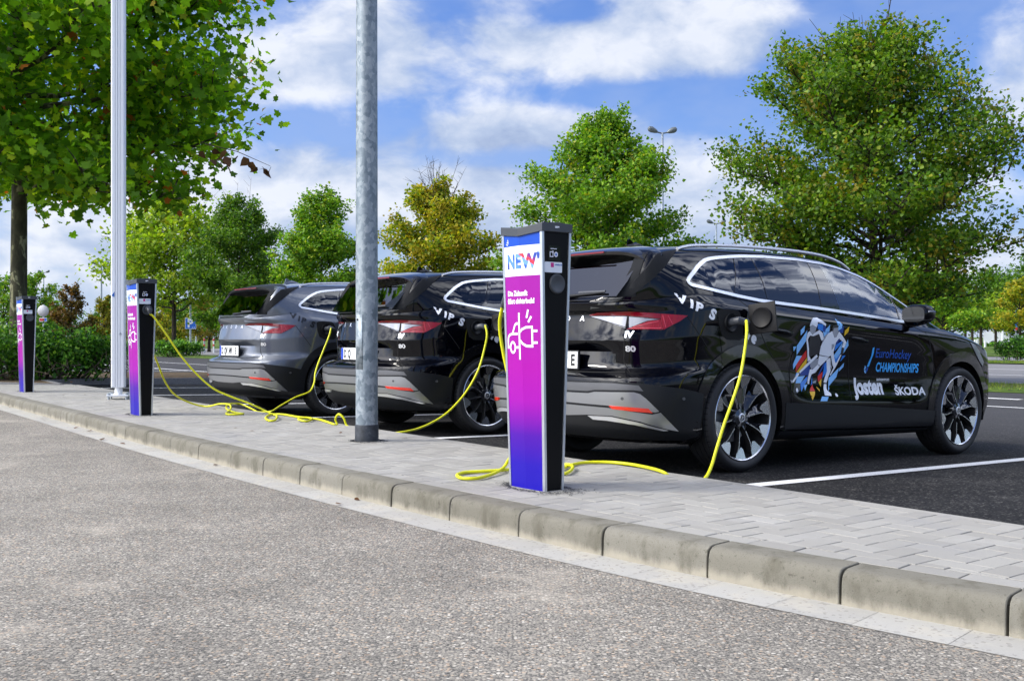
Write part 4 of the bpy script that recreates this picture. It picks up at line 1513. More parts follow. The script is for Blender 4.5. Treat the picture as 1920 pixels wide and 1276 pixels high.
# edging stones towards the car park
em = MB()
l = -3.0
while l < 18.0:
    a, b = l + .003, l + .997
    ea, eb = s_edge(a), s_edge(b)
    vs = [ls(a, ea - .06, -.3), ls(b, eb - .06, -.3), ls(b, eb, -.3), ls(a, ea, -.3), ls(a, ea - .06, .0), ls(b, eb - .06, .0), ls(b, eb - .006, .0), ls(a, ea - .006, .0), ls(b, eb, -.008), ls(a, ea, -.008)]
    em.add(vs, [(4, 5, 6, 7), (7, 6, 8, 9), (9, 8, 2, 3), (0, 1, 5, 4), (0, 4, 7, 9, 3), (1, 2, 8, 6, 5)])
    l += 1.0
tag(em.build('edging', [MG_PAVE]), kind='structure')

# car park
lz = lambda l, s_: lot_z(s_)
SS = [3.9, 4.5, 5.5, 7, 9, 11.53, 14, 17, 19.6]
LW = list(np.arange(-60, 90.1, 5))
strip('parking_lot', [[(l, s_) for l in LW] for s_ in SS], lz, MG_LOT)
strip('verge', [[(l, 19.6) for l in LW], [(l, 20.2) for l in LW], [(l, 22.4) for l in LW]], lambda l, s_: -.262 + (.05 if s_ > 20 else 0), MG_TURF)
strip('access_road', [[(l, 22.4) for l in LW], [(l, 40) for l in LW]], lambda l, s_: -.27, MG_ROAD2)
strip('grass_strip', [[(l, 40) for l in LW], [(l, 44) for l in LW]], lambda l, s_: -.23, MG_TURF)
strip('far_road', [[(l, 44) for l in LW], [(l, 54) for l in LW]], lambda l, s_: -.27, MG_ROAD2)
strip('meadow', [[(l, 54) for l in LW], [(l, 58) for l in LW], [(l, 400) for l in LW]], lambda l, s_: -.23 if s_ < 56 else (-.2 if s_ < 60 else .9), MG_TURF)


def line(a, b, w, dz=.005):
    (l0, s0), (l1, s1) = a, b
    d = np.array([l1 - l0, s1 - s0]); d /= np.linalg.norm(d); n = np.array([-d[1], d[0]]) * w / 2
    cuts = [0, 1]
    if (s0 - 11.53) * (s1 - 11.53) < 0:
        cuts = [0, (11.53 - s0) / (s1 - s0), 1]
    rows = []
    for t in cuts:
        c = np.array([l0, s0]) * (1 - t) + np.array([l1, s1]) * t
        rows.append([tuple(c + n), tuple(c - n)])
    v = [ls(q[0], q[1], lot_z(q[1]) + dz) for r_ in rows for q in r_]
    f = [(2 * i, 2 * i + 1, 2 * i + 3, 2 * i + 2) for i in range(len(rows) - 1)]
    pm.add(v, f)


pm = MB()
for l, s1 in ((-3.1, 9.9), (.42, 9.9), (4.07, 9.9), (7.71, 9.9), (10.62, 9.9), (13.42, 9.9), (16.25, 9.9), (19.1, 9.9)):
    line((l, s_edge(l) + .02), (l, s1), .12)
line((-30, 15.55), (18, 15.55), .12)
for k in range(-10, 12):
    line((k * 1.6 + 7.0, 17.6), (k * 1.6 + 7.9, 17.6), .22)
line((26, 12.2), (60, 12.2), .14)
line((26, 15.2), (60, 15.2), .12)
for l in (26.8, 29.4, 32.0, 34.6, 37.2):
    line((l, 6.0), (l, 12.2), .14)
for s_ in (28.6, 33.6):
    line((-30, s_), (60, s_), .16)
tag(pm.build('parking_markings', [MG_PAINT]), kind='structure')

# planted island at the end of the row, with its kerb
im = MB()
isl_o = [(18.15, 4.75), (19.3, 3.75), (25.6, 3.75), (25.6, 13.0), (21.0, 13.0), (21.0, 6.2), (20.2, 5.0)]
iv = [ls(q[0], q[1], lot_z(q[1]) + .11) for q in isl_o]
im.add(iv, [tuple(range(len(iv)))[::-1]])
iso = im.build('planting_bed', [MG_SOIL]); tag(iso, kind='structure')
if iso.data.polygons[0].normal.z < 0: iso.data.flip_normals()
ik = MB()
for i in range(len(isl_o)):
    a, b = np.array(isl_o[i]), np.array(isl_o[(i + 1) % len(isl_o)])
    d = (b - a) / np.linalg.norm(b - a); n = np.array([d[1], -d[0]])
    q = [a - n * .06 , b - n * .06, b + n * .04, a + n * .04]
    vs = [ls(p_[0], p_[1], lot_z(p_[1]) + z) for z in (-.1, .118) for p_ in q]
    ik.add(vs, [(0, 1, 2, 3), (4, 5, 6, 7), (0, 1, 5, 4), (1, 2, 6, 5), (2, 3, 7, 6), (3, 0, 4, 7)])
tag(ik.build('bed_kerb', [MG_ROAD2]), kind='structure')
# ------------------------------------------------------------------ charging posts
def m_wrap(nt, p):
    z = nt.node('ShaderNodeSeparateXYZ', {0: obj_co(nt)}).outputs[2]
    c = nt.ramp(nt.m('DIVIDE', z, 1.40), [(0.0, (0.0112, 0.0062, 0.31)), (0.09, (0.0174, 0.0062, 0.31)), (0.2, (0.062, 0.005, 0.2852)), (0.33, (0.2852, 0.0025, 0.31)), (0.45, (0.31, 0.0019, 0.2852)), (0.789, (0.2852, 0.0074, 0.2728))])
    c = nt.mix(nt.m('GREATER_THAN', z, 1.106), c, (.82, .84, .88, 1))
    c = nt.mix(nt.m('GREATER_THAN', z, 1.262), c, (.012, .07, .44, 1))
    nt.l.new(c, p.inputs['Base Color'])


def m_new(nt, p):
    x, y, z = nt.node('ShaderNodeSeparateXYZ', {0: obj_co(nt)}).outputs
    t = nt.m('ADD', nt.m('MULTIPLY', z, 9.0), nt.m('MULTIPLY', x, 5.0))
    t = nt.m('FRACT', nt.m('MULTIPLY', t, .62))
    c = nt.ramp(t, [(0, (.02, .06, .36)), (.22, (.09, .24, .66)), (.45, (.03, .11, .48)), (.62, (.14, .32, .72)), (.78, (.66, .03, .06)), (.9, (.22, .015, .20))], 'CONSTANT')
    nt.l.new(c, p.inputs['Base Color'])


MC_WRAP = mat('printed_wrap', rough=.35, spec=.22, build=m_wrap)
MC_NEW = mat('logo_print', rough=.3, build=m_new)
MC_BLACK = mat('post_black', (.003, .003, .0035), .40, spec=.15)
MC_CAP = mat('post_cap', (.045, .05, .058), .42)
MC_ALU = mat('anodised_frame', (.60, .63, .67), .35, .85)
MC_STICK = mat('sticker', (.72, .76, .82), .4)
MC_MAG = mat('sticker_pink', (.55, .02, .22), .4)
MC_INKB = mat('sticker_blue', (.02, .12, .45), .4)
MC_SCREEN = mat('post_screen', (.002, .002, .004), .08)
MC_ICON = mat('icon_white', (.70, .72, .80), .4)
MC_CABLE = mat('yellow_cable', (.66, .66, .01), .42, spec=.4)
MC_PLUG = mat('plug_grey', (.055, .06, .068), .40)

WE0, WE1, WM0, WM1, HL = .061, .097, .069, .118, .145
ZT_ = 1.327


def hl(z): return HL + .019 * z / ZT_



def post_w(z):
    t = z / ZT_
    return WE0 + (WE1 - WE0) * t, WM0 + (WM1 - WM0) * t


def make_charger(label, l_c=None):
    root = empty('charging_post')
    tag(root, label, 'charging post', 'charging posts along the pavement')
    b = MB()
    def plan(z, ins=0):
        e, m_ = post_w(z)
        return [(-HL + ins, -e), (0, -m_), (HL - ins, -e), (HL - ins, e), (0, m_), (-HL + ins, e)]
    # printed sides with a vertical crease
    nz = 12
    for sgn in (-1, 1):
        vs = []
        for k in range(nz + 1):
            z = ZT_ * k / nz
            e, m_ = post_w(z)
            zc = z - (.016 * (k / nz))
            vs += [(-hl(z) + .006, sgn * e, z), (0, sgn * m_, zc), (hl(z) - .006, sgn * e, z)]
        fs = []
        for k in range(nz):
            for q in (0, 1):
                fs.append((3 * k + q, 3 * k + q + 1, 3 * k + q + 4, 3 * k + q + 3))
        b.add(vs, fs, 0)
    side = b.build('side_panel', [MC_WRAP], root)
    # black end faces set back between the frame bars
    b = MB()
    for sgn in (-1, 1):
        e0, e1 = WE0 - .010, WE1 - .010
        b.add([(sgn * (HL - .004), -e0, .004), (sgn * (HL - .004), e0, .004), (sgn * (hl(ZT_) - .004), e1, ZT_), (sgn * (hl(ZT_) - .004), -e1, ZT_)], [(0, 1, 2, 3)], 0)
    b.build('end_panel', [MC_BLACK], root)
    for sx in (-1, 1):
        for sy in (-1, 1):
            b = MB()
            def q(z, w_):
                H_ = hl(z)
                return [(sx * (H_ + .003), sy * (w_ - .012), z), (sx * (H_ + .003), sy * (w_ + .002), z), (sx * (H_ - .014), sy * (w_ + .0035), z), (sx * (H_ - .014), sy * (w_ - .012), z)]
            vs = q(0, WE0) + q(ZT_ + .004, WE1)
            b.add(vs, [(0, 1, 2, 3), (4, 5, 6, 7), (0, 1, 5, 4), (1, 2, 6, 5), (2, 3, 7, 6), (3, 0, 4, 7)])
            b.build('frame_bar', [MC_ALU], root)
    # cap: roof shaped
    e, m_ = WE1 + .006, WM1 + .008
    h = hl(ZT_) + .008
    low = [(-h, -e, ZT_), (0, -m_, ZT_ - .018), (h, -e, ZT_), (h, e, ZT_), (0, m_, ZT_ - .018), (-h, e, ZT_)]
    top = [(-h, -e, 1.371), (0, -m_, 1.349), (h, -e, 1.371), (h, e, 1.371), (0, m_, 1.349), (-h, e, 1.371)]
    ridge = [(-h, 0, 1.376), (h, 0, 1.376)]
    b = MB()
    b.add(low + top + ridge, [(0, 1, 7, 6), (1, 2, 8, 7), (2, 3, 9, 13, 8), (3, 4, 10, 9), (4, 5, 11, 10), (5, 0, 6, 12, 11), (6, 7, 8, 13, 12), (11, 12, 13, 9, 10), (5, 4, 3, 2, 1, 0)])
    cap = b.build('cap', [MC_CAP], root, bevel=.002)
    b = MB()
    for (y, z, w_, hh) in ((-.008, 1.351, .016, .010), (.004, 1.352, .014, .007), (-.013, 1.353, .007, .006)):
        b.box((h + .0012, y, z), (.002, w_, hh))
    b.build('badge', [M_WHITE], cap)
    bv = BVHTree.FromPolygons([v.co for v in side.data.vertices], [tuple(p.vertices) for p in side.data.polygons])
    FR = (Vector((0, -3, 0)), Vector((1, 0, 0)), Vector((0, 0, 1)), Vector((0, 1, 0)))
    def side_patch(name, shapes, mt, parent, tris=None, off=.0012):
        for fr in (FR, (Vector((0, 3, 0)), Vector((-1, 0, 0)), Vector((0, 0, 1)), Vector((0, -1, 0)))):
            patch(name, shapes, fr, off, mt, parent, cell=.05, bvh=bv, skirt=0, tris=tris)
    def T(s_, size, x, z, sx, bold, spc=1.0):
        v, f = text_faces(s_, size, bold, 'LEFT', sx, 0, spc)
        return ([(x + p[0], z + p[1]) for p in v], f)
    side_patch('logo', None, MC_NEW, side, [T("NEW'", .100, -.120, 1.148, .98, .0048, 1.12)])
    side_patch('slogan', None, M_WHITE, side, [T('Die Zukunft', .037, -.122, 1.004, .95, .0017), T('fährt elektrisch!', .037, -.122, .964, .95, .0017)])
    cx = lambda X: -.152 + .304 * (X - 298) / 478
    cz = lambda Y: (921 - (520 + Y / 6.38)) / 367
    W = .0125
    qs = []
    def S(pts, w_=W, closed=False):
        qs.extend(stroke([(cx(a), cz(b_)) for a, b_ in pts], w_, closed))
    S([(508, 415), (508, 985)], .0145)
    S([(496, 545), (462, 548), (442, 565), (405, 668)]); S([(482, 672), (405, 672), (365, 682), (342, 705), (335, 745), (335, 838), (362, 838)]); S([(446, 838), (494, 838)])
    S([(405 + 36 * math.cos(t), 838 + 64 * math.sin(t)) for t in np.linspace(0, 2 * math.pi, 21)[:-1]], W, True)
    S([(522, 650), (545, 618), (590, 594), (662, 590), (662, 822), (590, 818), (548, 790), (522, 752)])
    S([(668, 636), (722, 636)]); S([(668, 778), (722, 778)]); S([(622, 380), (602, 480)]); S([(656, 462), (620, 532)])
    # rays ahead of the lamp drop into separate quads: keep them as one printed symbol
    side_patch('car_symbol', qs, M_WHITE, side)
    side_patch('emblem', stroke([(-.120, 1.285), (-.108, 1.300), (-.106, 1.285), (-.122, 1.283)], .003) + stroke([(-.128, 1.278), (-.116, 1.270), (-.105, 1.280)], .003), M_WHITE, side)
    # user panel on both end faces
    for sgn in (-1, 1):
        def face(name, polys, mt, x_off, parent):
            m2 = MB()
            for P_ in polys:
                m2.add([(sgn * (hl(p_[1]) + x_off), sgn * p_[0], p_[1]) for p_ in P_], [tuple(range(len(P_)))])
            return m2.build(name, [mt], parent)
        def rect(y0, z0, y1, z1): return [(y0, z0), (y1, z0), (y1, z1), (y0, z1)]
        def rrect(y0, z0, y1, z1, r_):
            return [(y1 - r_ + r_ * math.cos(a), z1 - r_ + r_ * math.sin(a)) for a in np.linspace(0, math.pi / 2, 5)] + [(y0 + r_ + r_ * math.cos(a), z1 - r_ + r_ * math.sin(a)) for a in np.linspace(math.pi / 2, math.pi, 5)] + \
                   [(y0 + r_ + r_ * math.cos(a), z0 + r_ + r_ * math.sin(a)) for a in np.linspace(math.pi, 1.5 * math.pi, 5)] + [(y1 - r_ + r_ * math.cos(a), z0 + r_ + r_ * math.sin(a)) for a in np.linspace(1.5 * math.pi, 2 * math.pi, 5)]
        sc = face('screen', [rrect(-.050, 1.178, .030, 1.256, .004)], MC_SCREEN, -.0025, root)
        hexa = [(.0 + .014 * math.cos(a), 1.212 + .015 * math.sin(a)) for a in np.linspace(math.pi / 6, 2 * math.pi + math.pi / 6, 7)[:-1]]
        face('screen_icon', [hexa] + stroke([(-.040, 1.200), (-.040, 1.224), (-.020, 1.224), (-.020, 1.200)], .0045, True) + [rect(-.026, 1.216, -.016, 1.230)] + [rect(-.036 + .007 * i, 1.238, -.031 + .007 * i, 1.243) for i in range(6)], MC_ICON, -.0015, sc)
        face('screen_icon', [[(.0 + .006 * math.cos(a), 1.212 + .007 * math.sin(a)) for a in np.linspace(0, 2 * math.pi, 13)[:-1]]], MC_INKB, -.0010, sc)
        st = face('sticker', [rrect(-.076, 1.119, .042, 1.173, .006)], MC_STICK, -.0022, root)
        face('sticker_mark', [rect(-.034, 1.146, -.014, 1.169)], MC_MAG, -.0014, st)
        v, f = text_faces('e-laden.de', .0125, .0004, 'LEFT', .9)
        m2 = MB(); m2.add([(sgn * (hl(1.156 + p_[1]) - .0014), sgn * (-.006 + p_[0]), 1.156 + p_[1]) for p_ in v], f); m2.build('sticker_text', [MC_INKB], st)
        b = MB()
        b.lathe([(0, .010), (.036, .010), (.040, .012), (.048, .011), (.052, .004), (.052, -.004)], 32, 'x', (0, 0, 0))
        if sgn < 0:
            b.v = [(-x, y, z) for x, y, z in b.v]
        b.v = [(x + sgn * (hl(1.062) - .004), y + .008 * sgn, z + 1.062) for x, y, z in b.v]
        sk = b.build('socket', [MC_CAP], root, 40)
    return root


def place(o, l, s_, z=0.0):
    """local x points along the row towards the viewer's right, local y away from the road"""
    o.location = ls(l, s_, z)
    o.rotation_euler = (0, 0, math.atan2(-LH[1], -LH[0]))


def cable(name, pts, label, group, rad, plug_a, plug_b):
    root = empty(name, tuple(pts[0]))
    tag(root, label, 'cable', group)
    c = catmull(pts, 7)
    o0 = np.array(pts[0])
    b = MB(); b.tube([p - o0 for p in c], rad, 10)
    b.build('lead', [MC_CABLE], root, 60)
    for path, rr in (plug_a, plug_b):
        b = MB(); b.tube([np.array(p) - o0 for p in path], rr, 12)
        b.build('plug', [MC_PLUG], root, 50)
    return root


def car_point(X, Y, th, p):
    t = R(th); a = -.025
    FX = np.array([math.sin(t) * math.cos(a), math.cos(t) * math.cos(a), math.sin(a)]); LF = np.array([-math.cos(t), math.sin(t), 0.]); UP = np.cross(FX, LF)
    s_ = float(np.array([X, Y]) @ FH)
    return np.array([X, Y, lot_z(s_) + .002]) + p[0] * FX + p[1] * LF + p[2] * UP


CABLE_1 = [(1.483, 6.62, 0.895), (1.482, 6.6, 0.811), (1.459, 6.56, 0.694), (1.419, 6.5, 0.545), (1.36, 6.44, 0.4), (1.293, 6.37, 0.258), (1.234, 6.3, 0.119), (1.181, 6.22, 0.007), (1.118, 6.12, -0.046), (1.019, 6.05, -0.055), (0.929, 6.03, -0.028), (0.864, 6.047, 0.013), (0.758, 6.323, 0.013), (0.627, 6.47, 0.013), (0.48, 6.483, 0.013), (0.392, 6.402, 0.013), (0.319, 6.245, 0.013), (0.262, 6.047, 0.013), (0.304, 5.953, 0.013), (0.357, 6.145, 0.02), (0.326, 6.271, 0.026), (0.129, 6.297, 0.013), (-0.031, 6.12, 0.013), (-0.17, 6.047, 0.013), (-0.269, 6.0, 0.013), (-0.309, 5.885, 0.013), (-0.27, 5.752, 0.013), (-0.177, 5.773, 0.013), (-0.077, 6.0, 0.02), (-0.03, 6.15, 0.05), (0.015, 5.85, 0.20), (0.006, 5.78, 0.469), (-0.03, 5.8, 0.616), (-0.059, 5.8, 0.764), (-0.068, 5.78, 0.867), (-0.053, 5.74, 0.955)]
CABLE_2 = [(-0.25, 9.62, 0.904), (-0.23, 9.6, 0.806), (-0.254, 9.58, 0.674), (-0.301, 9.52, 0.504), (-0.376, 9.45, 0.352), (-0.477, 9.35, 0.214), (-0.61, 9.2, 0.092), (-0.781, 9.0, 0.01), (-0.934, 8.8, -0.013), (-1.106, 8.85, -0.026), (-1.3, 9.1, -0.022), (-1.416, 9.25, -0.016), (-1.471, 9.3, 0.003), (-1.499, 9.3, 0.07), (-1.545, 9.32, 0.101), (-1.587, 9.4, 0.052), (-1.573, 9.4, -0.005), (-1.619, 9.391, 0.013), (-1.802, 9.813, 0.013), (-1.923, 9.973, 0.013), (-2.0, 9.876, 0.02), (-1.977, 9.688, 0.026), (-1.891, 9.627, 0.013), (-1.89, 9.876, 0.02), (-2.069, 10.138, 0.013), (-2.3, 10.486, 0.013), (-2.418, 10.486, 0.013), (-2.374, 10.071, 0.013), (-2.273, 9.75, 0.013), (-2.214, 9.75, 0.013), (-2.266, 10.071, 0.03), (-2.489, 10.72, 0.012), (-2.688, 10.75, 0.1), (-2.904, 10.74, 0.183), (-3.063, 10.72, 0.261), (-3.215, 10.68, 0.404), (-3.359, 10.62, 0.591), (-3.491, 10.56, 0.813), (-3.589, 10.5, 0.979), (-3.627, 10.47, 1.02)]
CABLE_3 = [(-2.044, 11.75, 0.893), (-2.056, 11.75, 0.797), (-2.107, 11.7, 0.648), (-2.148, 11.6, 0.501), (-2.165, 11.5, 0.386), (-2.158, 11.4, 0.285), (-2.191, 11.3, 0.197), (-2.314, 11.2, 0.145), (-2.407, 11.1, 0.089), (-2.469, 11.0, 0.045), (-2.503, 10.9, 0.016), (-2.598, 11.0, 0.0), (-2.75, 11.3, -0.02), (-2.875, 11.5, 0.005), (-3.018, 11.6, 0.045), (-3.083, 11.4, 0.058), (-3.148, 11.512, 0.013), (-2.978, 11.014, 0.013), (-2.766, 10.631, 0.013), (-2.715, 10.558, 0.013), (-2.782, 10.486, 0.013), (-2.887, 10.558, 0.013), (-2.989, 11.094, 0.02), (-3.017, 11.2, 0.054), (-3.084, 11.3, 0.065), (-3.227, 11.5, 0.052), (-3.429, 11.688, 0.013), (-3.598, 11.6, 0.069), (-3.661, 11.3, 0.18), (-3.676, 11.05, 0.334), (-3.704, 10.95, 0.495), (-3.759, 10.9, 0.658), (-3.834, 10.86, 0.824), (-3.875, 10.82, 0.95), (-3.885, 10.805, 1.0)]


# ------------------------------------------------------------------ posts, signs, lamps
def m_galv(nt, p):
    P = nt.vm('MULTIPLY', obj_co(nt), (1, 1, .75))
    w = nt.node('ShaderNodeTexNoise', {'Vector': P, 'Scale': 22.0, 'Detail': 2}).outputs['Color']
    v = nt.node('ShaderNodeTexVoronoi', {'Vector': nt.vm('ADD', P, nt.vm('SCALE', w, .05)), 'Scale': 34.0})
    c1 = nt.node('ShaderNodeSeparateColor', {0: v.outputs['Color']}).outputs[0]
    n = nt.noise(P, 45, 4, .6)
    t = nt.m('MULTIPLY_ADD', c1, .65, nt.m('MULTIPLY', n, .5))
    c = nt.ramp(t, [(0.15, (0.1224, 0.1584, 0.1872)), (0.45, (0.1944, 0.234, 0.2628)), (0.7, (0.2664, 0.3096, 0.3384)), (1, (0.36, 0.396, 0.4248))])
    nt.l.new(c, p.inputs['Base Color'])
    nt.l.new(nt.m('MULTIPLY_ADD', c1, .2, .42), p.inputs['Roughness'])


MP_GALV = mat('galvanised_steel', rough=.5, metal=.35, build=m_galv)
MP_SLEEVE = mat('bitumen_sleeve', rough=.6, build=lambda nt, p: nt.l.new(nt.ramp(nt.noise(obj_co(nt), 14, 5, .7), [(.35, (.012, .015, .02)), (.6, (.04, .047, .058)), (.75, (.14, .15, .155))]), p.inputs['Base Color']))
MP_ALU = mat('brushed_aluminium', (.80, .82, .85), .42, .15)
MP_GREY = mat('lamp_grey', (.13, .15, .16), .5, .3)
MP_POST = mat('sign_post', (.36, .40, .43), .45, .5)
MP_SIGNBACK = mat('sign_back', (.42, .42, .44), .45, .5)
MP_BLUE = mat('sign_blue', (.01, .13, .62), .35)
MP_REDP = mat('sign_red', (.55, .03, .03), .4)
MP_WHITE = mat('sign_white', (.78, .79, .80), .4)
MP_TRAILER = mat('trailer_white', (.62, .65, .70), .5)


def lathe_post(name, label, cat, x, y, z0, prof, mt, seg=24, group=None):
    root = empty(name, (x, y, z0)); tag(root, label, cat, group)
    b = MB(); b.lathe(prof, seg, 'z'); b.build('pole', [mt], root, 40)
    return root


def street_lamp(x, y, h, label, arm=.75, rz=0.0):
    root = empty('street_lamp', (x, y, -.25), rz); tag(root, label, 'street lamp', 'twin street lamps')
    b = MB(); b.lathe([(.09, 0), (.085, 1), (.055, h), (.0, h)], 12, 'z'); b.build('pole', [MP_POST], root, 40)
    for s_ in (-1, 1):
        b = MB()
        b.tube([(0, 0, h - .05), (s_ * arm * .45, 0, h + .02)], .035, 8)
        pts = [(s_ * arm * .35, 0, h), (s_ * arm * .5, 0, h + .05), (s_ * arm * .8, 0, h + .13), (s_ * arm * 1.0, 0, h + .17), (s_ * arm * 1.08, 0, h + .16)]
        b.tube(pts, [.04, .10, .15, .12, .03], 10)
        b.v = [(px, py * 1.15, pz if pz > h + .03 else pz) for px, py, pz in b.v]
        b.build('lamp_head', [MP_GREY], root, 40)
    return root
# ------------------------------------------------------------------ vegetation
def leaf_mat(name, stops, patchy=None, patch_col=None, trans=.42, scale=1.2):
    mt = bpy.data.materials.new(name); mt.use_nodes = True
    nt = NT(mt.node_tree); nt.n.clear()
    r_ = isl(nt)
    c = nt.ramp(r_, stops)
    if patchy:
        n = nt.noise(pos(nt), scale, 3, .6)
        f = nt.m('MULTIPLY', nt.sm(nt.m('ADD', n, nt.m('MULTIPLY', nt.m('SUBTRACT', r_, .5), .18)), patchy[0], patchy[1]), patchy[2])
        c = nt.mix(f, c, (*patch_col, 1))
    tone = nt.m('MULTIPLY_ADD', nt.noise(nt.vm('ADD', pos(nt), (5, 2, 9)), scale * 1.6, 3, .6), 1.5, .28)
    c = nt.mix(1.0, c, nt.node('ShaderNodeCombineColor', {0: tone, 1: tone, 2: tone}).outputs[0], 'MULTIPLY')
    d = nt.node('ShaderNodeBsdfPrincipled', {'Base Color': c, 'Roughness': .55, 'Specular IOR Level': .35}).outputs[0]
    t = nt.node('ShaderNodeBsdfTranslucent', {'Color': nt.mix(1.0, c, (1.25, 1.35, .55), 'MULTIPLY')}).outputs[0]
    m_ = nt.node('ShaderNodeMixShader', {0: trans, 1: d, 2: t}).outputs[0]
    nt.node('ShaderNodeOutputMaterial', {'Surface': m_})
    return mt


ML_MAPLE = leaf_mat('maple_leaves', [(0, (0.0318, 0.088, 0.0054)), (0.4, (0.0795, 0.1777, 0.0089)), (0.75, (0.1499, 0.2622, 0.0143)), (1, (0.2472, 0.313, 0.0179))], (.56, .68, .75), (.26, .17, .015), scale=1.1)
ML_MAPLE2 = leaf_mat('maple_leaves_green', [(0, (0.0513, 0.1387, 0.0094)), (0.5, (0.141, 0.3021, 0.0164)), (0.85, (0.2437, 0.4029, 0.0234)), (1, (0.4105, 0.4253, 0.0234))], (.60, .72, .6), (.24, .18, .015), scale=1.3)
ML_YELLOW = leaf_mat('maple_leaves_yellowing', [(0, (0.0816, 0.1492, 0.0094)), (0.4, (0.2245, 0.2878, 0.014)), (0.8, (0.4285, 0.405, 0.0211)), (1, (0.5509, 0.3624, 0.0175))], (.50, .64, .85), (.40, .31, .02), scale=.9)
ML_DARK = leaf_mat('maple_leaves_dark', [(0, (0.0257, 0.0769, 0.0057)), (0.5, (0.0686, 0.1634, 0.0101)), (0.9, (0.1395, 0.2499, 0.0147)), (1, (0.2145, 0.2883, 0.0168))], scale=1.2)
ML_LIGHT = leaf_mat('plane_leaves_light', [(0, (0.1014, 0.1903, 0.0117)), (0.5, (0.2366, 0.3648, 0.0211)), (1, (0.4225, 0.5075, 0.0351))], (.56, .7, .6), (.32, .27, .02), trans=.5)
ML_PLANE = leaf_mat('plane_leaves', [(0, (0.0605, 0.152, 0.0071)), (0.45, (0.1614, 0.3419, 0.0143)), (0.8, (0.2856, 0.4813, 0.019)), (0.978, (0.5043, 0.5952, 0.0239)), (0.988, (0.605, 0.1647, 0.0239)), (1, (0.4034, 0.1141, 0.0179))], trans=.6)
ML_BROWN = leaf_mat('withered_leaves', [(0, (.07, .032, .015)), (1, (.16, .075, .035))])
ML_RUST = leaf_mat('rusty_leaves', [(0, (.04, .045, .010)), (.5, (.13, .075, .015)), (1, (.21, .095, .018))], (.5, .65, .5), (.05, .075, .01))
ML_OLIVE = leaf_mat('olive_leaves', [(0, (0.0761, 0.1031, 0.0117)), (0.5, (0.1859, 0.1903, 0.0164)), (1, (0.338, 0.2538, 0.0234))], (.5, .65, .6), (.25, .16, .02))
ML_HEDGE = leaf_mat('hedge_leaves', [(0, (0.0228, 0.0782, 0.0065)), (0.5, (0.0639, 0.1955, 0.0154)), (0.85, (0.1597, 0.3909, 0.0283)), (1, (0.2966, 0.5059, 0.0386))], trans=.25)
ML_GRASS = leaf_mat('grass_blades', [(0, (0.0575, 0.1027, 0.0075)), (0.6, (0.1436, 0.2284, 0.0169)), (1, (0.2873, 0.2855, 0.0374))], trans=.4)


def m_bark(c0, c1, c2):
    def f(nt, p):
        P = nt.vm('MULTIPLY', obj_co(nt), (1, 1, .35))
        n = nt.noise(P, 14, 5, .65)
        c = nt.ramp(n, [(.35, c0), (.55, c1), (.72, c2)])
        nt.l.new(c, p.inputs['Base Color'])
        bump(nt, p, n, .7, .02)
    return f


def m_planebark(nt, p):
    P = nt.vm('MULTIPLY', obj_co(nt), (1, 1, .6))
    n = nt.noise(P, 5.5, 4, .5, .6)
    f = nt.noise(P, 30, 4, .6)
    c = nt.ramp(n, [(.40, (.045, .042, .026)), (.56, (.085, .080, .048)), (.585, (.25, .24, .14)), (.7, (.30, .28, .17))], 'LINEAR')
    c = nt.mix(nt.m('MULTIPLY', nt.sm(f, .5, .7), .5), c, (.03, .03, .02, 1))
    nt.l.new(c, p.inputs['Base Color'])
    bump(nt, p, f, .4, .02)


MB_BARK = mat('bark', rough=.9, spec=.2, build=m_bark((.018, .014, .010), (.045, .037, .027), (.09, .075, .055)))
MB_PLANE = mat('plane_bark', rough=.85, spec=.2, build=m_planebark)
MB_TWIG = mat('twig', (.075, .052, .034), .9)

MAPLE5 = np.array([(0, -.48), (.20, -.36), (.40, -.40), (.42, -.22), (.36, -.10), (.56, .14), (.42, .20), (.26, .20), (.22, .40), (0, .60), (-.16, .38), (-.22, .22), (-.40, .28), (-.54, .10), (-.38, -.06), (-.46, -.26), (-.34, -.38), (-.16, -.34)])
DIAMOND = np.array([(0, -.55), (.34, -.02), (0, .55), (-.34, -.02)])
LOBED = np.array([(0, -.5), (.42, -.25), (.30, .10), (0, .55), (-.30, .10), (-.42, -.25)])
BLADE = np.array([(-.09, 0), (.09, 0), (.03, .6), (0, 1)])


def leaves(name, C, size, shape, mt, parent, rng, up=.5, droop=0.0, fold=.0):
    N = len(C); k = len(shape)
    n = rng.normal(size=(N, 3)); n[:, 2] += up * 1.6
    n /= np.linalg.norm(n, axis=1)[:, None]
    t = rng.normal(size=(N, 3)); t[:, 2] -= droop
    t -= n * (t * n).sum(1)[:, None]; t /= np.linalg.norm(t, axis=1)[:, None]
    b = np.cross(n, t)
    s_ = size * rng.uniform(.65, 1.25, N)
    V = np.zeros((N, k, 3))
    for i, (x, y) in enumerate(shape):
        V[:, i] = C + (b * x + t * y - n * (abs(x) * fold)) * s_[:, None]
    me = bpy.data.meshes.new(name)
    me.vertices.add(N * k); me.vertices.foreach_set('co', V.reshape(-1).astype(np.float32))
    me.loops.add(N * k); me.loops.foreach_set('vertex_index', np.arange(N * k, dtype=np.int32))
    me.polygons.add(N); me.polygons.foreach_set('loop_start', np.arange(0, N * k, k, dtype=np.int32))
    me.polygons.foreach_set('loop_total', np.full(N, k, dtype=np.int32))
    me.update(calc_edges=True)
    me.materials.append(mt)
    return new_obj(name, me, parent)


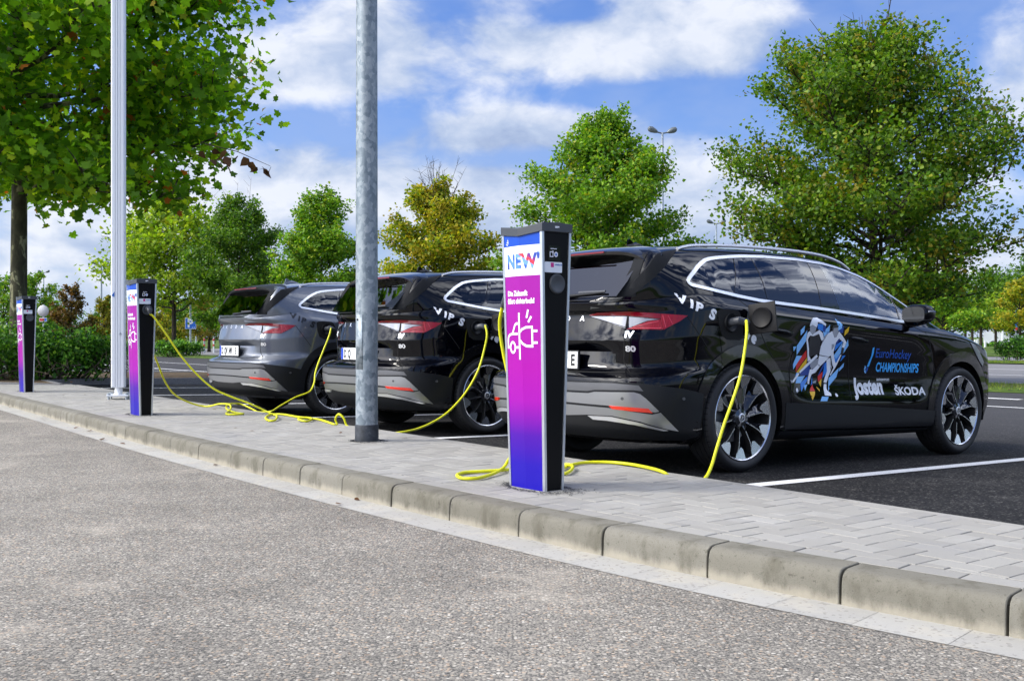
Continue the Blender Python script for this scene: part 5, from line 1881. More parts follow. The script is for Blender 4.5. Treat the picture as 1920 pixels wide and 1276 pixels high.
def tree(label, x, y, z0, H, Rr, n_leaf, leaf, seed, mt, env=None, trunk_r=.11, clear=.18, shape=DIAMOND, nlimb=34, bark=None, group='maples in the car park row',
         name='maple_tree', spread=.13, lean=0.0, twigs=0, rise=(22, 66), zmax=None, sub=7, elong=None):
    """trunk, limbs and side shoots that end on an uneven envelope; leaves sit along the shoots"""
    rng = np.random.default_rng(seed)
    env = env or [(.0, .55), (.12, .92), (.30, 1.0), (.5, .86), (.7, .60), (.85, .36), (1, .06)]
    ex = [e[0] for e in env]; ey = [e[1] for e in env]
    root = empty(name, (x, y, z0)); tag(root, label, 'tree', group)
    b = MB()
    hc = H * clear
    top = np.array([lean * H, 0, H * .93])
    tp = [np.array([0, 0, -.1]), np.array([0, 0, .25]), np.array([lean * hc * .5, rng.normal() * .03, hc])]
    for k in range(1, 6):
        tp.append(tp[2] + (top - tp[2]) * k / 5 + rng.normal(size=3) * .06 * H / 8 * (1 if k < 5 else 0))
    tr = [trunk_r * 1.35, trunk_r * 1.08, trunk_r * .92] + [trunk_r * (.8 - .72 * k / 5) for k in range(1, 6)]
    b.tube(tp, tr, 10)
    TP = np.array(tp)
    def trunk_at(h):
        return np.array([np.interp(h, TP[:, 2], TP[:, i]) for i in range(3)])
    pts = []; wts = []; spr = []
    for i in range(nlimb):
        f0 = (i + .5) / nlimb
        h = hc * .92 + (H * .90 - hc) * f0 ** 1.15
        az = i * 2.39996 + rng.normal() * .25
        f = (h - hc) / (H - hc)
        el = R(rise[0] + (rise[1] - rise[0]) * f + rng.normal() * 6)
        # go out until the envelope is met
        d = np.array([math.cos(az) * math.cos(el), math.sin(az) * math.cos(el), math.sin(el)])
        base = trunk_at(h)
        L = .2
        jit = rng.uniform(.80, 1.06) if f < .55 else rng.uniform(.76, 1.22)
        while L < 12:
            q = base + d * L
            fh = (q[2] - hc) / (H - hc)
            if fh > 1.02 or math.hypot(q[0] - lean * q[2], q[1]) > Rr * jit * np.interp(max(fh, 0), ex, ey):
                break
            L += .08
        n = 6
        side = np.cross(d, [0, 0, 1]); side /= max(np.linalg.norm(side), 1e-6)
        bend = rng.normal() * .10 * L
        lp = [base + d * L * t + side * bend * t * t - np.array([0, 0, 1]) * (.10 * L * t * t * (1 - f)) + rng.normal(size=3) * .02 * L * (t > 0) for t in np.linspace(0, 1, n)]
        r0 = trunk_r * (.50 - .30 * f)
        b.tube(lp, [max(.006, r0 * (1 - .9 * t)) for t in np.linspace(0, 1, n)], 5, cap=False)
        lp = np.array(lp)
        for t in np.linspace(.35, 1, 5):
            pts.append(np.array([np.interp(t, np.linspace(0, 1, n), lp[:, a]) for a in range(3)])); wts.append((.3 + t) * L * .35); spr.append(L * .35)
        for k in range(max(4, int(sub * min(1.6, .45 + .30 * L)))):
            t = .28 + .72 * (k + rng.uniform(0, 1)) / max(4, int(sub * min(1.6, .45 + .30 * L)))
            p0 = np.array([np.interp(t, np.linspace(0, 1, n), lp[:, a]) for a in range(3)])
            dd = d * .55 + side * (1 if k % 2 else -1) * rng.uniform(.4, 1.0) + np.array([0, 0, rng.uniform(.05, .75)]) + rng.normal(size=3) * .18
            dd /= np.linalg.norm(dd)
            sl = L * rng.uniform(.20, .42) * (1.15 - .45 * t)
            p1 = p0 + dd * sl + np.array([0, 0, .06 * sl])
            b.tube([p0, (p0 + p1) / 2 + rng.normal(size=3) * .03 * sl, p1], [max(.005, r0 * .35), max(.004, r0 * .22), .003], 4, cap=False)
            for u in np.linspace(.25, 1.0, 6):
                pts.append(p0 + (p1 - p0) * u); wts.append((.5 + u) * sl); spr.append(sl)
    pts = np.array(pts); wts = np.array(wts); spr = np.clip(np.array(spr), .25, 1.1)
    for k in range(twigs):
        az = rng.uniform(0, 6.28); r_ = abs(rng.normal()) * .35
        p0 = trunk_at(H * rng.uniform(.72, .92)) + np.array([math.cos(az) * r_ * .5, math.sin(az) * r_ * .5, 0])
        p1 = p0 + np.array([math.cos(az) * r_ * 1.2, math.sin(az) * r_ * 1.2, H * rng.uniform(.10, .24)])
        b.tube([p0, (p0 + p1) / 2 + rng.normal(size=3) * .05, p1], [.014, .009, .004], 4, cap=False)
        for q in range(5):
            t = rng.uniform(.3, .95); a = p0 + (p1 - p0) * t
            c = a + np.array([rng.normal() * .16, rng.normal() * .16, rng.uniform(.08, .3)])
            b.tube([a, c], [.006, .003], 4, cap=False)
    tk = b.build('trunk', [bark or MB_BARK], root, 50)
    if zmax is not None:
        keep = pts[:, 2] < zmax
        pts, wts, spr = pts[keep], wts[keep], spr[keep]
    idx = rng.choice(len(pts), n_leaf, p=wts / wts.sum())
    C = pts[idx] + rng.normal(size=(n_leaf, 3)) * np.array([spread, spread, spread * .75]) * (.42 + .95 * spr[idx])[:, None]
    lv_ = leaves('crown', C, leaf, shape, mt, root, rng, up=.55, fold=.30 if len(shape) > 8 else .15)
    return root


def bush(label, x, y, z0, rx, ry, h, n_leaf, leaf, seed, mt, name='bush', cat='bush', group='bushes', twig=0, rz=0.0, shape=DIAMOND):
    rng = np.random.default_rng(seed)
    root = empty(name, (x, y, z0), rz); tag(root, label, cat, group)
    nb = max(14, int(rx * ry * 22))
    ctr = []
    for i in range(nb):
        a = rng.uniform(0, 6.283); r_ = math.sqrt(rng.uniform(0, 1)) * .86
        px, py = rx * r_ * math.cos(a), ry * r_ * math.sin(a)
        hh = h * (1 - .30 * r_ ** 3) * rng.uniform(.72, 1.08)
        ctr.append((px, py, hh))
    ctr = np.array(ctr)
    b = MB()
    for c in ctr:
        b.tube([(c[0] * .75, c[1] * .75, 0), (c[0] * .95, c[1] * .95, c[2] * .5), (c[0], c[1], c[2] * .92)], [.018, .012, .004], 4, cap=False)
    for k in range(twig):
        a = rng.uniform(0, 6.283); q = np.array([rx * math.cos(a), ry * math.sin(a), 0]) * rng.uniform(.82, 1.04)
        p0 = q + np.array([0, 0, rng.uniform(.02, h * .45)]); p1 = p0 + np.array([rng.normal() * .22, rng.normal() * .22, rng.uniform(.05, .4)])
        b.tube([p0, (p0 + p1) / 2 + rng.normal(size=3) * .05, p1], [.009, .007, .003], 4, cap=False)
    b.build('stem', [MB_TWIG], root, 50)
    # leaves in tufts over the domed outside, thinner inside
    C = []
    i = rng.integers(0, nb, n_leaf)
    t = rng.beta(2.6, 1.1, n_leaf)
    base = ctr[i]
    C = base * np.stack([.82 + .2 * t, .82 + .2 * t, t], 1) + rng.normal(size=(n_leaf, 3)) * np.array([.13, .13, .07]) * min(1.3, .55 + h * .5)
    C[:, 2] = np.maximum(C[:, 2], .02)
    leaves('foliage', C, leaf, shape, mt, root, rng, up=.6)
    return root


def turf_blades(name, label, areas, n, hgt, seed):
    rng = np.random.default_rng(seed)
    C = []
    tot = sum((a[1] - a[0]) * (a[3] - a[2]) for a in areas)
    for (l0, l1, s0, s1, z) in areas:
        k = int(n * (l1 - l0) * (s1 - s0) / tot)
        l = rng.uniform(l0, l1, k); s_ = rng.uniform(s0, s1, k)
        C.append(np.stack([FH[0] * s_ + LH[0] * l, FH[1] * s_ + LH[1] * l, np.full(k, z)], 1))
    C = np.concatenate(C); N = len(C)
    k = 4
    az = rng.uniform(0, 6.283, N); h = hgt * rng.uniform(.5, 1.5, N)
    dirx = np.stack([np.cos(az), np.sin(az), np.zeros(N)], 1)
    lean = rng.normal(size=(N, 3)) * .35; lean[:, 2] = 1
    V = np.zeros((N, k, 3))
    for i, (x_, y_) in enumerate(BLADE):
        V[:, i] = C + dirx * (x_ * h)[:, None] + lean * (y_ * h)[:, None]
    me = bpy.data.meshes.new(name)
    me.vertices.add(N * k); me.vertices.foreach_set('co', V.reshape(-1).astype(np.float32))
    me.loops.add(N * k); me.loops.foreach_set('vertex_index', np.arange(N * k, dtype=np.int32))
    me.polygons.add(N); me.polygons.foreach_set('loop_start', np.arange(0, N * k, k, dtype=np.int32)); me.polygons.foreach_set('loop_total', np.full(N, k, dtype=np.int32))
    me.update(calc_edges=True); me.materials.append(ML_GRASS)
    return tag(new_obj(name, me), label, 'grass', kind='stuff')
# ------------------------------------------------------------------ cars
car1 = make_car('electric_car', 'glossy black electric car with hockey graphics on its door, nearest of the three', M_BLACK, M_WHITE, M_GLOSSTRIM, [('E', -.195, .8)])
pose_car(car1, .987, 7.713, 52.0)
car2 = copy_tree(car1)
livery(car1)
car3 = copy_tree(car2)
tag(car2, 'glossy black electric car parked between the grey car and the lettered black car')
pose_car(car2, -.793, 10.551, 51.8)
tag(car3, 'graphite grey electric car, farthest of the row, with dark lettering')
pose_car(car3, -2.590, 12.741, 51.5)
SWAP = {M_BLACK.name: M_GREY, M_WHITE.name: M_DARKV}


def repaint(o):
    for ch in o.children:
        nm = ch.name.split('.')[0]
        if ch.type == 'MESH' and (any(m_ and m_.name in SWAP for m_ in ch.data.materials) or nm in ('wheel_arch', 'roof_spoiler', 'port_flap')):
            ch.data = ch.data.copy()
            for i, m_ in enumerate(ch.data.materials):
                if m_ and m_.name in SWAP:
                    ch.data.materials[i] = SWAP[m_.name]
                elif nm in ('wheel_arch', 'roof_spoiler', 'port_flap'):
                    ch.data.materials[i] = M_CLAD
        repaint(ch)


repaint(car3)


def plate_text(car, items):
    pl = [c for c in car.children if c.name.startswith('number_plate')][0]
    for c in list(pl.children):
        if c.name.startswith('plate_lettering'):
            bpy.data.objects.remove(c)
    tv, tf = [], []
    for (s_, y, sx) in items:
        v, f = text_faces(s_, .105, .003, 'LEFT', sx)
        k = len(tv)
        tv += [(-.9262, y - p[0], .696 + p[1]) for p in v]; tf += [tuple(i + k for i in t) for t in f]
    mk('plate_lettering', tv, tf, [M_INK], parent=pl)


plate_text(car2, [('D', .205, .62), ('Q', .128, .62)])
plate_text(car3, [('D', .205, .62), ('QV', .128, .60), ('349', .008, .60), ('E', -.175, .62)])
# dealer lettering on the tailgate of the middle car
text_patch('tailgate_lettering', [('Integ', .075, -.60, .915, 0, .95, .003, 0)], (Vector((-4, 0, 0)), Vector((0, -1, 0)), Vector((0, 0, 1)), Vector((1, 0, 0))), .003, M_WHITE, car2)

# ------------------------------------------------------------------ charging posts and cables
post1 = make_charger('tall pink and black charging post standing in front of the nearest black car')
cc = np.array([.127, 5.49])
place(post1, float(cc @ LH), float(cc @ FH))
post2 = copy_tree(post1); tag(post2, 'pink and black charging post beside the white aluminium pole')
cc = np.array([-3.77, 10.63]); place(post2, float(cc @ LH), float(cc @ FH))
post3 = copy_tree(post1); tag(post3, 'smallest, most distant charging post, in front of the hedge')
cc = np.array([-7.00, 15.07]); place(post3, float(cc @ LH), float(cc @ FH))


def plug_path(car, end):
    a = car_point(*car, (-.155, -.905, 1.0)); b_ = car_point(*car, (-.150, -.985, 1.012)); c = car_point(*car, (-.120, -1.02, 1.000))
    return [a, b_, c, np.array(end)]


CARS = [(.987, 7.713, 52.0), (-.793, 10.551, 51.8), (-2.59, 12.741, 51.5)]
PR = [.028, .026, .022, .013]


def post_plug(post, side, end):
    m_ = Matrix.Translation(Vector(post.location)) @ post.rotation_euler.to_matrix().to_4x4()
    p_ = lambda x, y, z: np.array(m_ @ Vector((x, y, z)))
    return [p_(side * .153, .008 * side, 1.066), p_(side * .190, .008 * side, 1.075), p_(side * .218, .008 * side, 1.055), np.array(end)]


for pts, k, post, sd, lab in ((CABLE_1, 0, post1, -1, 'yellow charging cable plugged into the nearest black car'), (CABLE_2, 1, post2, 1, 'yellow charging cable hanging from the middle black car'),
                              (CABLE_3, 2, post2, -1, 'yellow charging cable running to the grey car')):
    pts = [tuple(plug_path(CARS[k], pts[0])[2] * .25 + np.array(pts[0]) * .75)] + pts[1:]
    cable('charging_cable', pts, lab, 'yellow charging cables', .0098, (plug_path(CARS[k], pts[0]), PR), (post_plug(post, sd, pts[-1]), [.030, .026, .022, .013]))

# ------------------------------------------------------------------ posts on the pavement
root = empty('steel_pole', (-1.105, 7.955, 0)); tag(root, 'mottled galvanised steel pole rising in front of the cars', 'pole')
b = MB(); b.lathe([(.084, .0), (.083, 1.4), (.080, 3.2), (.074, 7.0), (.0, 7.0)], 40, 'z'); pole = b.build('pole', [MP_GALV], root, 40)
b = MB(); b.lathe([(.0, .003), (.0895, .003), (.0895, .118), (.088, .124), (.083, .126)], 40, 'z'); b.build('base_sleeve', [MP_SLEEVE], root, 40)
b = MB()
vs = []
for i in range(9):
    a = R(206 + 52 * i / 8)
    for z in (.545, .960):
        vs.append((.0846 * math.cos(a), .0846 * math.sin(a), z))
b.add(vs, [(2 * i, 2 * i + 2, 2 * i + 3, 2 * i + 1) for i in range(8)], 0)
hatch = b.build('hatch', [MP_GALV], root, 60)
sol = hatch.modifiers.new('thickness', 'SOLIDIFY'); sol.thickness = .002
b = MB(); a = R(225); b.lathe([(0, -.004), (.008, -.004), (.008, .002)], 12, 'y', (0, 0, 0)); b.v = [(.086 * math.cos(a) + x, .086 * math.sin(a) + y, .92 + z) for x, y, z in b.v]; b.build('lock', [M_INK], hatch)

root = empty('aluminium_flagpole', (-4.99, 13.26, 0), R(13)); tag(root, 'white grooved aluminium pole bolted to the pavement', 'pole')
w = .081
prof = []
for side in range(4):
    for t in (-.78, -.40, -.385, -.34, -.325, -.06, -.04, .04, .06, .325, .34, .385, .40, .78):
        g_ = .010 if (-.39 < t < -.33 or .33 < t < .39 or abs(t) < .05) else 0
        x_, y_ = t * w, -(w - g_)
        for k in range(side): x_, y_ = -y_, x_
        prof.append((x_, y_))
    c_ = [(w * (.80 + .2 * math.sin(q)), -w * (.80 + .2 * math.cos(q))) for q in np.linspace(.15, 1.42, 4)]
    for x_, y_ in c_:
        for k in range(side): x_, y_ = -y_, x_
        prof.append((x_, y_))
b = MB(); b.prism(prof, .155, 9.0); b.build('pole', [MP_ALU], root, 30)
b = MB(); b.lathe([(.048, .05), (.046, .20)], 20, 'z'); b.build('spigot', [MP_ALU], root, 40)
b = MB()
b.box((0, 0, .052), (.26, .26, .020), 0)
base = b.build('base_plate', [MP_ALU], root, bevel=.004)
for sx in (-1, 1):
    for sy in (-1, 1):
        b = MB(); b.lathe([(0, .085), (.012, .085), (.022, .082), (.022, .062), (.014, .062), (.014, -.002), (.02, -.002)], 8, 'z', (sx * .105, sy * .105, 0)); b.build('anchor_bolt', [MP_POST], base, 30)
b = MB(); b.tube([(-.08, 0, 2.06), (-.20, 0, 2.07)], .016, 8); b.box((-.085, 0, 2.06), (.04, .05, .06), 0); b.build('crank_stub', [MP_ALU], root, 40)
b = MB(); b.box((-.0885, -.02, 1.55), (.006, .03, .24), 0); b.build('crank_cover', [MP_POST], root, bevel=.002)
b = MB(); b.add([(-.086 + .012, -.0872, 1.31), (-.086 + .045, -.0872, 1.29), (-.086 + .05, -.0872, 1.36)], [(0, 1, 2)]); b.build('sticker', [MC_INKB], root)
b = MB(); b.lathe([(0, -.012), (.010, -.010), (.013, 0)], 12, 'y', (.03, -.083, .83)); b.build('lock', [MP_POST], root, 40)

# ------------------------------------------------------------------ row of car park trees (one every nine metres on the verge)
def at_row(k): return ls(13.7 + 8.75 * k, 21.0)


ASC = [(.0, .62), (.10, .95), (.25, 1.0), (.42, .93), (.60, .74), (.75, .55), (.88, .34), (1, .08)]
WIDE = [(.0, .84), (.15, .96), (.33, 1.02), (.52, .98), (.71, .92), (.90, .62), (1, .18)]
OVAL = [(0, .85), (.3, 1), (.55, .92), (.75, .70), (.9, .42), (1, .1)]
x, y = at_row(0); tree('large dark maple with sparse bare top twigs, above the bonnet of the nearest car', x, y, -.22, 7.8, 3.0, 70000, .092, 21, ML_MAPLE, WIDE, .13, .215, LOBED, 62, twigs=44, spread=.16, rise=(8, 70), sub=9)
x, y = at_row(1); tree('green rounded maple directly behind the tall charging post', x, y, -.22, 7.85, 2.75, 60000, .10, 8, ML_MAPLE2, [(.0, .8), (.3, 1.0), (.5, .97), (.64, .80), (.76, .55), (.88, .27), (1, .04)], .12, .15, LOBED, 50, spread=.16, rise=(12, 68), sub=8)
x, y = at_row(2); tree('yellowing maple with bare twigs at its top, behind the middle car', x, y, -.22, 6.6, 2.2, 30000, .115, 13, ML_YELLOW, OVAL, .10, .16, LOBED, 40, twigs=56, spread=.17, rise=(14, 66))
x, y = at_row(3); tree('mid green maple half hidden by the steel pole', x, y, -.22, 7.2, 2.15, 28000, .12, 17, ML_MAPLE2, OVAL, .10, .15, LOBED, 38, spread=.18, rise=(14, 66))
x, y = at_row(4); tree('dark green maple above the roof of the grey car', x, y, -.22, 8.0, 2.5, 30000, .125, 5, ML_DARK, OVAL, .11, .15, LOBED, 40, twigs=8, spread=.19, rise=(14, 66))
x, y = at_row(5); tree('airy light green plane tree right of the aluminium pole', x, y, -.22, 9.0, 4.3, 15000, .20, 29, ML_LIGHT, [(.0, .5), (.15, .85), (.35, 1.0), (.6, .8), (.85, .45), (1, .1)], .12, .29, LOBED, 36, spread=.30, name='plane_tree', group='plane trees')
for k, sd in ((-1, 41), (-2, 42), (-3, 43)):
    x, y = at_row(k)
    tree('maple continuing the row beyond the right edge of the photo', x, y, -.22, 7.8 + .3 * k, 3.4, 15000, .17, sd, ML_MAPLE, ASC, .13, .16, DIAMOND, 30, spread=.2)

# plane tree at the end of the pavement
plane = tree('big plane tree with mottled trunk behind the most distant charging post', -9.45, 20.0, -.05, 10.5, 4.1, 27000, .165, 3, ML_PLANE,
             [(.0, .75), (.10, .98), (.3, 1.0), (.6, .9), (.85, .6), (1, .2)], .150, .385, MAPLE5, 44, MB_PLANE, 'plane trees', 'plane_tree', .30, 0, 0, (4, 55), 8.4, 10)
rng = np.random.default_rng(77)
tw = MB(); c0 = np.array([3.75, -.6, 4.42]); c1 = np.array([5.0, -.75, 3.98])
tw.tube([c0, (c0 + c1) / 2 + np.array([0, 0, .06]), c1], [.012, .008, .004], 5)
wt_ = tw.build('withered_twig', [MB_TWIG], plane)
C = np.array([c0 + (c1 - c0) * t + np.array([rng.normal() * .1, rng.normal() * .1, -.10 - abs(rng.normal()) * .13]) for t in rng.uniform(0, 1, 26)])
leaves('withered_leaves', C, .19, LOBED, ML_BROWN, plane, rng, up=-.3, droop=1.2)

# hedge and bushes
hx, hy = ls(21.0, 4.85)
bush('dense dark hedge with woody stems behind the distant charging post', hx, hy, -.05, 1.15, 1.95, .98, 17000, .075, 61, ML_HEDGE, 'hedge', 'hedge', 'hedges', 160, math.atan2(LH[1], LH[0]))
hx, hy = ls(23.3, 3.2)
bush('hedge reaching out of the photo at its left edge, behind the plane trunk', hx, hy, -.05, 1.7, 2.3, 1.15, 14000, .08, 62, ML_HEDGE, 'hedge', 'hedge', 'hedges', 60, math.atan2(LH[1], LH[0]))


def far(u, Y, z=-.23):
    return ((u - 960) / 1960 * Y, Y, z)


X_, Y_, Z_ = far(336, 55); bush('low dark bush under the blue parking sign', X_, Y_, Z_, 1.65, .8, .78, 5000, .11, 63, ML_HEDGE)
X_, Y_, Z_ = far(1908, 46); bush('round green bush on the verge right of the nearest car', X_, Y_, Z_, .92, .7, .95, 4200, .10, 64, ML_HEDGE)
X_, Y_, Z_ = far(1862, 95); bush('low clipped bush in front of the white trailer', X_, Y_, Z_, 1.3, .6, .5, 1800, .14, 65, ML_HEDGE)
X_, Y_, Z_ = far(238, 62); bush('small bush between the aluminium pole and the charging post', X_, Y_, Z_, .9, .6, .75, 2000, .12, 66, ML_HEDGE)

# trees further away
SM = [(.0, .7), (.2, 1.0), (.5, .9), (.8, .55), (1, .15)]
BG = [
    ('small leafy tree left of the plane trunk', 6, 66, 4.9, 2.0, ML_MAPLE2, 5000, .17, .1), ('green tree just right of the plane trunk', 66, 70, 5.2, 2.0, ML_MAPLE2, 6000, .17, .1),
    ('rusty brown conical tree above the hedge', 133, 58, 3.9, 1.35, ML_RUST, 5000, .14, .06), ('olive yellow tree left of the aluminium pole', 196, 64, 3.4, 1.25, ML_OLIVE, 4000, .15, .08),
    ('olive tree in the gap right of the aluminium pole', 262, 72, 4.1, 1.6, ML_OLIVE, 4000, .16, .1), ('golden tree behind the trunk of the light plane tree', 312, 78, 4.0, 1.7, ML_YELLOW, 4500, .17, .12),
    ('yellow green tree right of the blue parking sign', 392, 74, 3.9, 1.9, ML_OLIVE, 5000, .17, .2), ('leafy tree touching the left side of the grey car', 452, 82, 5.2, 2.4, ML_OLIVE, 5000, .2, .18),
    ('broad green tree far behind the grey car roof', 520, 105, 8.0, 4.0, ML_DARK, 6500, .3, .1), ('broad green tree far behind the steel pole', 690, 110, 7.6, 4.2, ML_MAPLE2, 6500, .3, .1),
    ('broad green tree far behind the middle car', 880, 108, 7.4, 4.4, ML_DARK, 6500, .3, .1), ('broad dark tree far behind the tall charging post', 1020, 112, 7.0, 4.0, ML_DARK, 6000, .3, .1),
    ('leafy lit tree with bare trunk under the large maple', 1768, 46, 3.9, 1.75, ML_MAPLE2, 8000, .14, .30), ('shady tree behind the bonnet of the nearest car', 1712, 60, 4.7, 2.2, ML_MAPLE, 7000, .17, .16),
    ('first slim lime green tree above the bonnet', 1810, 84, 3.9, 1.0, ML_LIGHT, 2600, .18, .40), ('second slim lime green tree above the bonnet', 1823, 78, 3.9, 1.0, ML_LIGHT, 2600, .18, .42),
    ('slim lime green tree with slanting trunk', 1839, 74, 3.9, 1.15, ML_LIGHT, 2800, .18, .40), ('slim lime green tree in front of the white trailer', 1867, 80, 4.4, 1.5, ML_LIGHT, 3400, .18, .38),
    ('golden tree at the right edge of the photo', 1912, 70, 4.9, 1.8, ML_YELLOW, 6000, .17, .25), ('dark wood edge tree behind the lime trees', 1850, 118, 8.4, 4.6, ML_DARK, 7500, .34, .08),
    ('dark tall tree behind the right of the large maple', 1950, 112, 10.5, 5.0, ML_DARK, 7500, .34, .08), ('dark tree far behind the nearest car windscreen', 1700, 118, 7.0, 4.6, ML_DARK, 7000, .34, .06),
    ('dark tree far away behind the aluminium pole', 215, 122, 5.4, 3.6, ML_DARK, 5000, .3, .06), ('dark tree far away behind the blue parking sign', 345, 120, 5.2, 3.8, ML_DARK, 5000, .3, .06), ('dark tree far away behind the hedge', 90, 118, 5.0, 3.8, ML_DARK, 5000, .3, .06)]
for i, (lab, u, Y, H_, r_, m_, n, lf_, cl_) in enumerate(BG):
    X_, Y_, Z_ = far(u, Y)
    tree(lab, X_, Y_, Z_, H_, r_, n, lf_, 100 + i, m_, SM, .10, cl_, DIAMOND, 22, group='trees beyond the car park', name='background_tree', spread=.2 * r_ / 2, sub=5)

# ------------------------------------------------------------------ street furniture further away
X_, Y_, _ = far(1242, 51); street_lamp(X_, Y_, 11.0, 'tall twin street lamp behind the green maple', .68, R(8))
X_, Y_, _ = far(1343, 77); street_lamp(X_, Y_, 9.4, 'shorter twin street lamp just above the car roof', .66)
X_, Y_, _ = far(82, 118); street_lamp(X_, Y_, 8.3, 'small distant twin street lamp right of the plane trunk', .62)
X_, Y_, _ = far(190, 75); street_lamp(X_, Y_, 6.2, 'twin street lamp left of the aluminium pole', .5)
X_, Y_, _ = far(368, 95); street_lamp(X_, Y_, 9.4, 'twin street lamp behind the parking sign', .6)


def sign(name, label, u, Y, top, r_=.035):
    X_, Y_, Z_ = far(u, Y)
    root = empty(name, (X_, Y_, Z_)); tag(root, label, 'sign')
    b = MB(); b.lathe([(r_, 0), (r_, top), (0, top)], 10, 'z'); b.build('post', [MP_POST], root, 40)
    return root


s1 = sign('parking_sign', 'blue square parking sign with a white P on a grey post', 357, 57, 2.75, .055)
b = MB(); b.box((.03, -.06, 1.75), (.60, .012, .60), 0); pn = b.build('sign_panel', [MP_WHITE], s1, bevel=.004)
b = MB(); b.box((.03, -.067, 1.75), (.56, .004, .56), 0); b.build('sign_face', [MP_BLUE], pn)
v, f = text_faces('P', .62, .022)
mk('lettering', [(p[0] - .15, -.0705, p[1] + 1.55) for p in v], f, [MP_WHITE], parent=pn)
b = MB()
for (cx_, w_) in ((.12, .06), (.20, .07)):
    b.add([(cx_, -.0715, 1.51), (cx_ + w_, -.0715, 1.51), (cx_ + w_ * .5, -.0715, 1.57)], [(0, 1, 2)])
b.build('pictogram', [MP_WHITE], pn)
s2 = sign('round_sign', 'grey round sign seen from behind, above the hedge', 82, 30, 1.95, .03)
b = MB(); b.lathe([(0, -.012), (.155, -.012), (.165, -.006), (.165, .0), (0, .0)], 36, 'y', (0, -.035, 1.00 + .76)); b.build('disc', [MP_SIGNBACK], s2, 40)
b = MB(); b.box((0, -.04, 1.51), (.22, .008, .11), 0); p2 = b.build('plate', [MP_WHITE], s2)
b = MB(); b.box((-.03, -.046, 1.51), (.14, .004, .07), 0); b.build('red_panel', [MP_REDP], p2)
b = MB(); b.box((.07, -.046, 1.51), (.06, .004, .08), 0); b.build('blue_panel', [MP_BLUE], p2)
s3 = sign('round_sign', 'pale round sign on a post just above the bonnet', 1794, 88, 2.1, .03)
b = MB(); b.lathe([(0, -.01), (.20, -.01), (.20, .0), (0, .0)], 28, 'y', (0, -.035, 2.0)); b.build('disc', [MP_WHITE], s3, 40)
s4 = sign('blue_sign', 'small blue sign with red mark near the right edge', 1905, 90, 2.15, .05)
b = MB(); b.lathe([(0, -.01), (.17, -.01), (.17, .0), (0, .0)], 28, 'y', (.05, -.06, 2.05)); b.build('disc', [MP_BLUE], s4, 40)
b = MB(); b.box((0, -.06, 1.72), (.22, .01, .22), 0); b.build('plate', [MP_REDP], s4)
for u, Y, h, lab in ((383, 66, .92, 'red and dark banded bollard left of the grey car'), (400.5, 66, .95, 'red and white bollard touching the grey car')):
    X_, Y_, Z_ = far(u, Y)
    root = empty('bollard', (X_, Y_, Z_)); tag(root, lab, 'bollard', 'banded bollards')
    b = MB(); b.lathe([(.05, 0), (.05, h - .02), (.03, h), (0, h)], 14, 'z'); b.build('post', [MP_POST if u < 390 else MP_WHITE], root, 40)
    for z in (.42, .76):
        b = MB(); b.lathe([(.0515, z), (.0515, z + .14)], 14, 'z'); b.build('red_band', [MP_REDP], root, 40)
for u, Y, h, lab in ((1828, 92, .72, 'white wooden post farthest left by the lime trees'), (1833, 86, .80, 'white wooden post at the slanting trunk'), (1847, 90, .66, 'white wooden post left of the trailer'),
                     (1880, 94, 1.9, 'tall white post in front of the trailer'), (1883, 88, .70, 'short white post below the tall white post'), (1897, 92, .60, 'white wooden post right of the trailer')):
    X_, Y_, Z_ = far(u, Y)
    root = empty('fence_post', (X_, Y_, Z_)); tag(root, lab, 'post', 'white posts at the far edge')
    b = MB(); b.box((0, 0, h / 2), (.13, .13, h), 0); b.box((0, 0, h + .02), (.15, .15, .04), 0, taper=.3); b.build('post', [MP_WHITE], root)
X_, Y_, Z_ = far(1868, 116)
root = empty('box_trailer', (X_, Y_, Z_), R(-24)); tag(root, 'white box trailer parked far away between the lime trees', 'trailer')
b = MB(); b.box((0, 0, .95), (2.6, 1.6, 1.3), 0); b.build('body', [MP_TRAILER], root, bevel=.03)
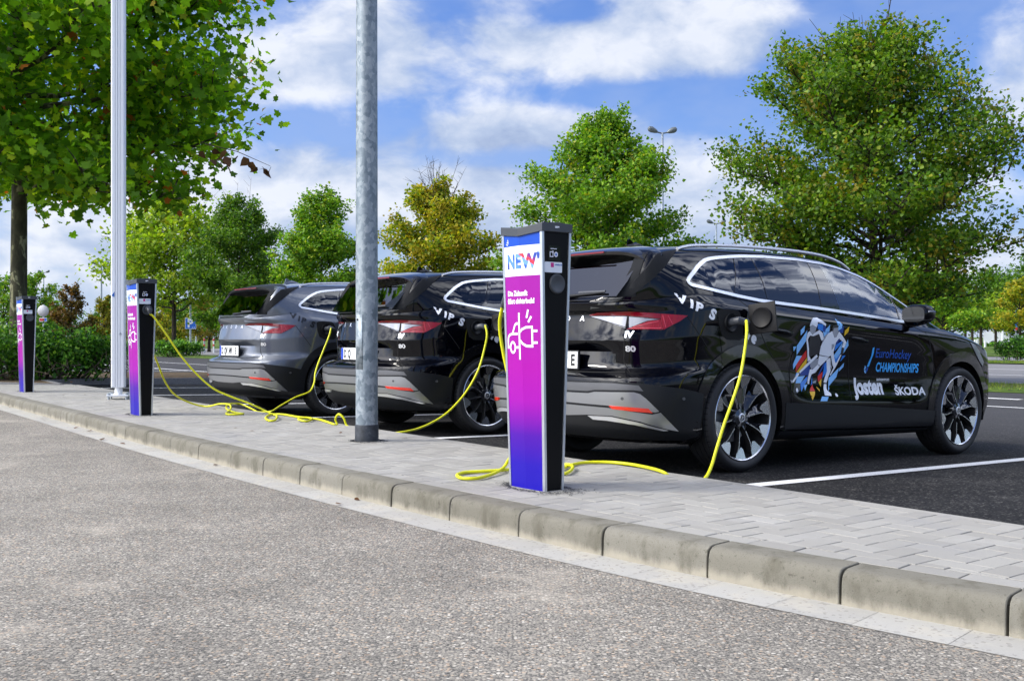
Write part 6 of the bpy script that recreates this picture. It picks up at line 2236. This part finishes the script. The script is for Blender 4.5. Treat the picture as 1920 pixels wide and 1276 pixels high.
for wx in (-.35, .35):
    for s_ in (-1, 1):
        b = MB(); b.lathe([(0, -.09), (.26, -.09), (.29, -.06), (.29, .06), (.26, .09), (0, .09)], 20, 'y', (wx, s_ * .78, .29)); b.build('wheel', [M_RUB], root, 40)
b = MB(); b.tube([(-1.3, .4, .45), (-2.1, 0, .45), (-1.3, -.4, .45)], .04, 6); b.build('drawbar', [MP_POST], root, 40)

# litter: dry leaves blown against the kerb and over the bed
rng = np.random.default_rng(5)
C = []
for k in range(16):
    l = rng.uniform(4.5, 16); d = .17 + abs(rng.normal()) * .10
    q = offs(l, d if d > .16 else .17)
    C.append(ls(q[0], q[1], -.112))
for k in range(10):
    l = rng.uniform(6, 17); s_ = rng.uniform(s_back(l) + .1, s_edge(l))
    C.append(ls(l, s_, .006))
for k in range(420):
    l = rng.uniform(18.6, 25); s_ = rng.uniform(4.2, 12.8)
    if l < 21 and s_ > 5.2: continue
    C.append(ls(l, s_, lot_z(s_) + .122))
for k in range(160):
    l = rng.uniform(4, 22); s_ = rng.uniform(19.2, 22.2)
    C.append(ls(l, s_, -.205))
tag(leaves('fallen_leaves', np.array(C), .045, LOBED, ML_BROWN, None, rng, up=3.5), 'dry brown leaves scattered on the ground', 'fallen leaves', kind='stuff')

# dark flecks scattered at the feet of the posts, wider on the right
C = []
for (px, py, ra, rb, n) in ((.127, 5.49, .185, .11, 900), (-3.77, 10.63, .19, .11, 500), (-7.0, 15.07, .19, .11, 250), (-1.105, 7.955, .10, .10, 700)):
    for k in range(n):
        a = rng.uniform(0, 6.283); q = 1.0 + abs(rng.normal()) * .16 + (.35 * abs(rng.normal()) if math.cos(a) > .6 else 0)
        u_, w_ = ra * q * math.cos(a), rb * q * math.sin(a)
        C.append((px - LH[0] * u_ + FH[0] * w_, py - LH[1] * u_ + FH[1] * w_, .0035))
tag(leaves('flecks', np.array(C), .011, DIAMOND, mat('dark_flecks', (.045, .045, .05), .95), None, rng, up=4.0), 'dark flecks around the feet of the posts', 'flecks', kind='stuff')

# grass
turf_blades('grass', 'short green grass on the verges', [(6, 20, 19.65, 22.3, -.22), (40, 48.5, 26, 31, -.25), (15, 40, 40, 43.8, -.23)], 22000, .065, 9)
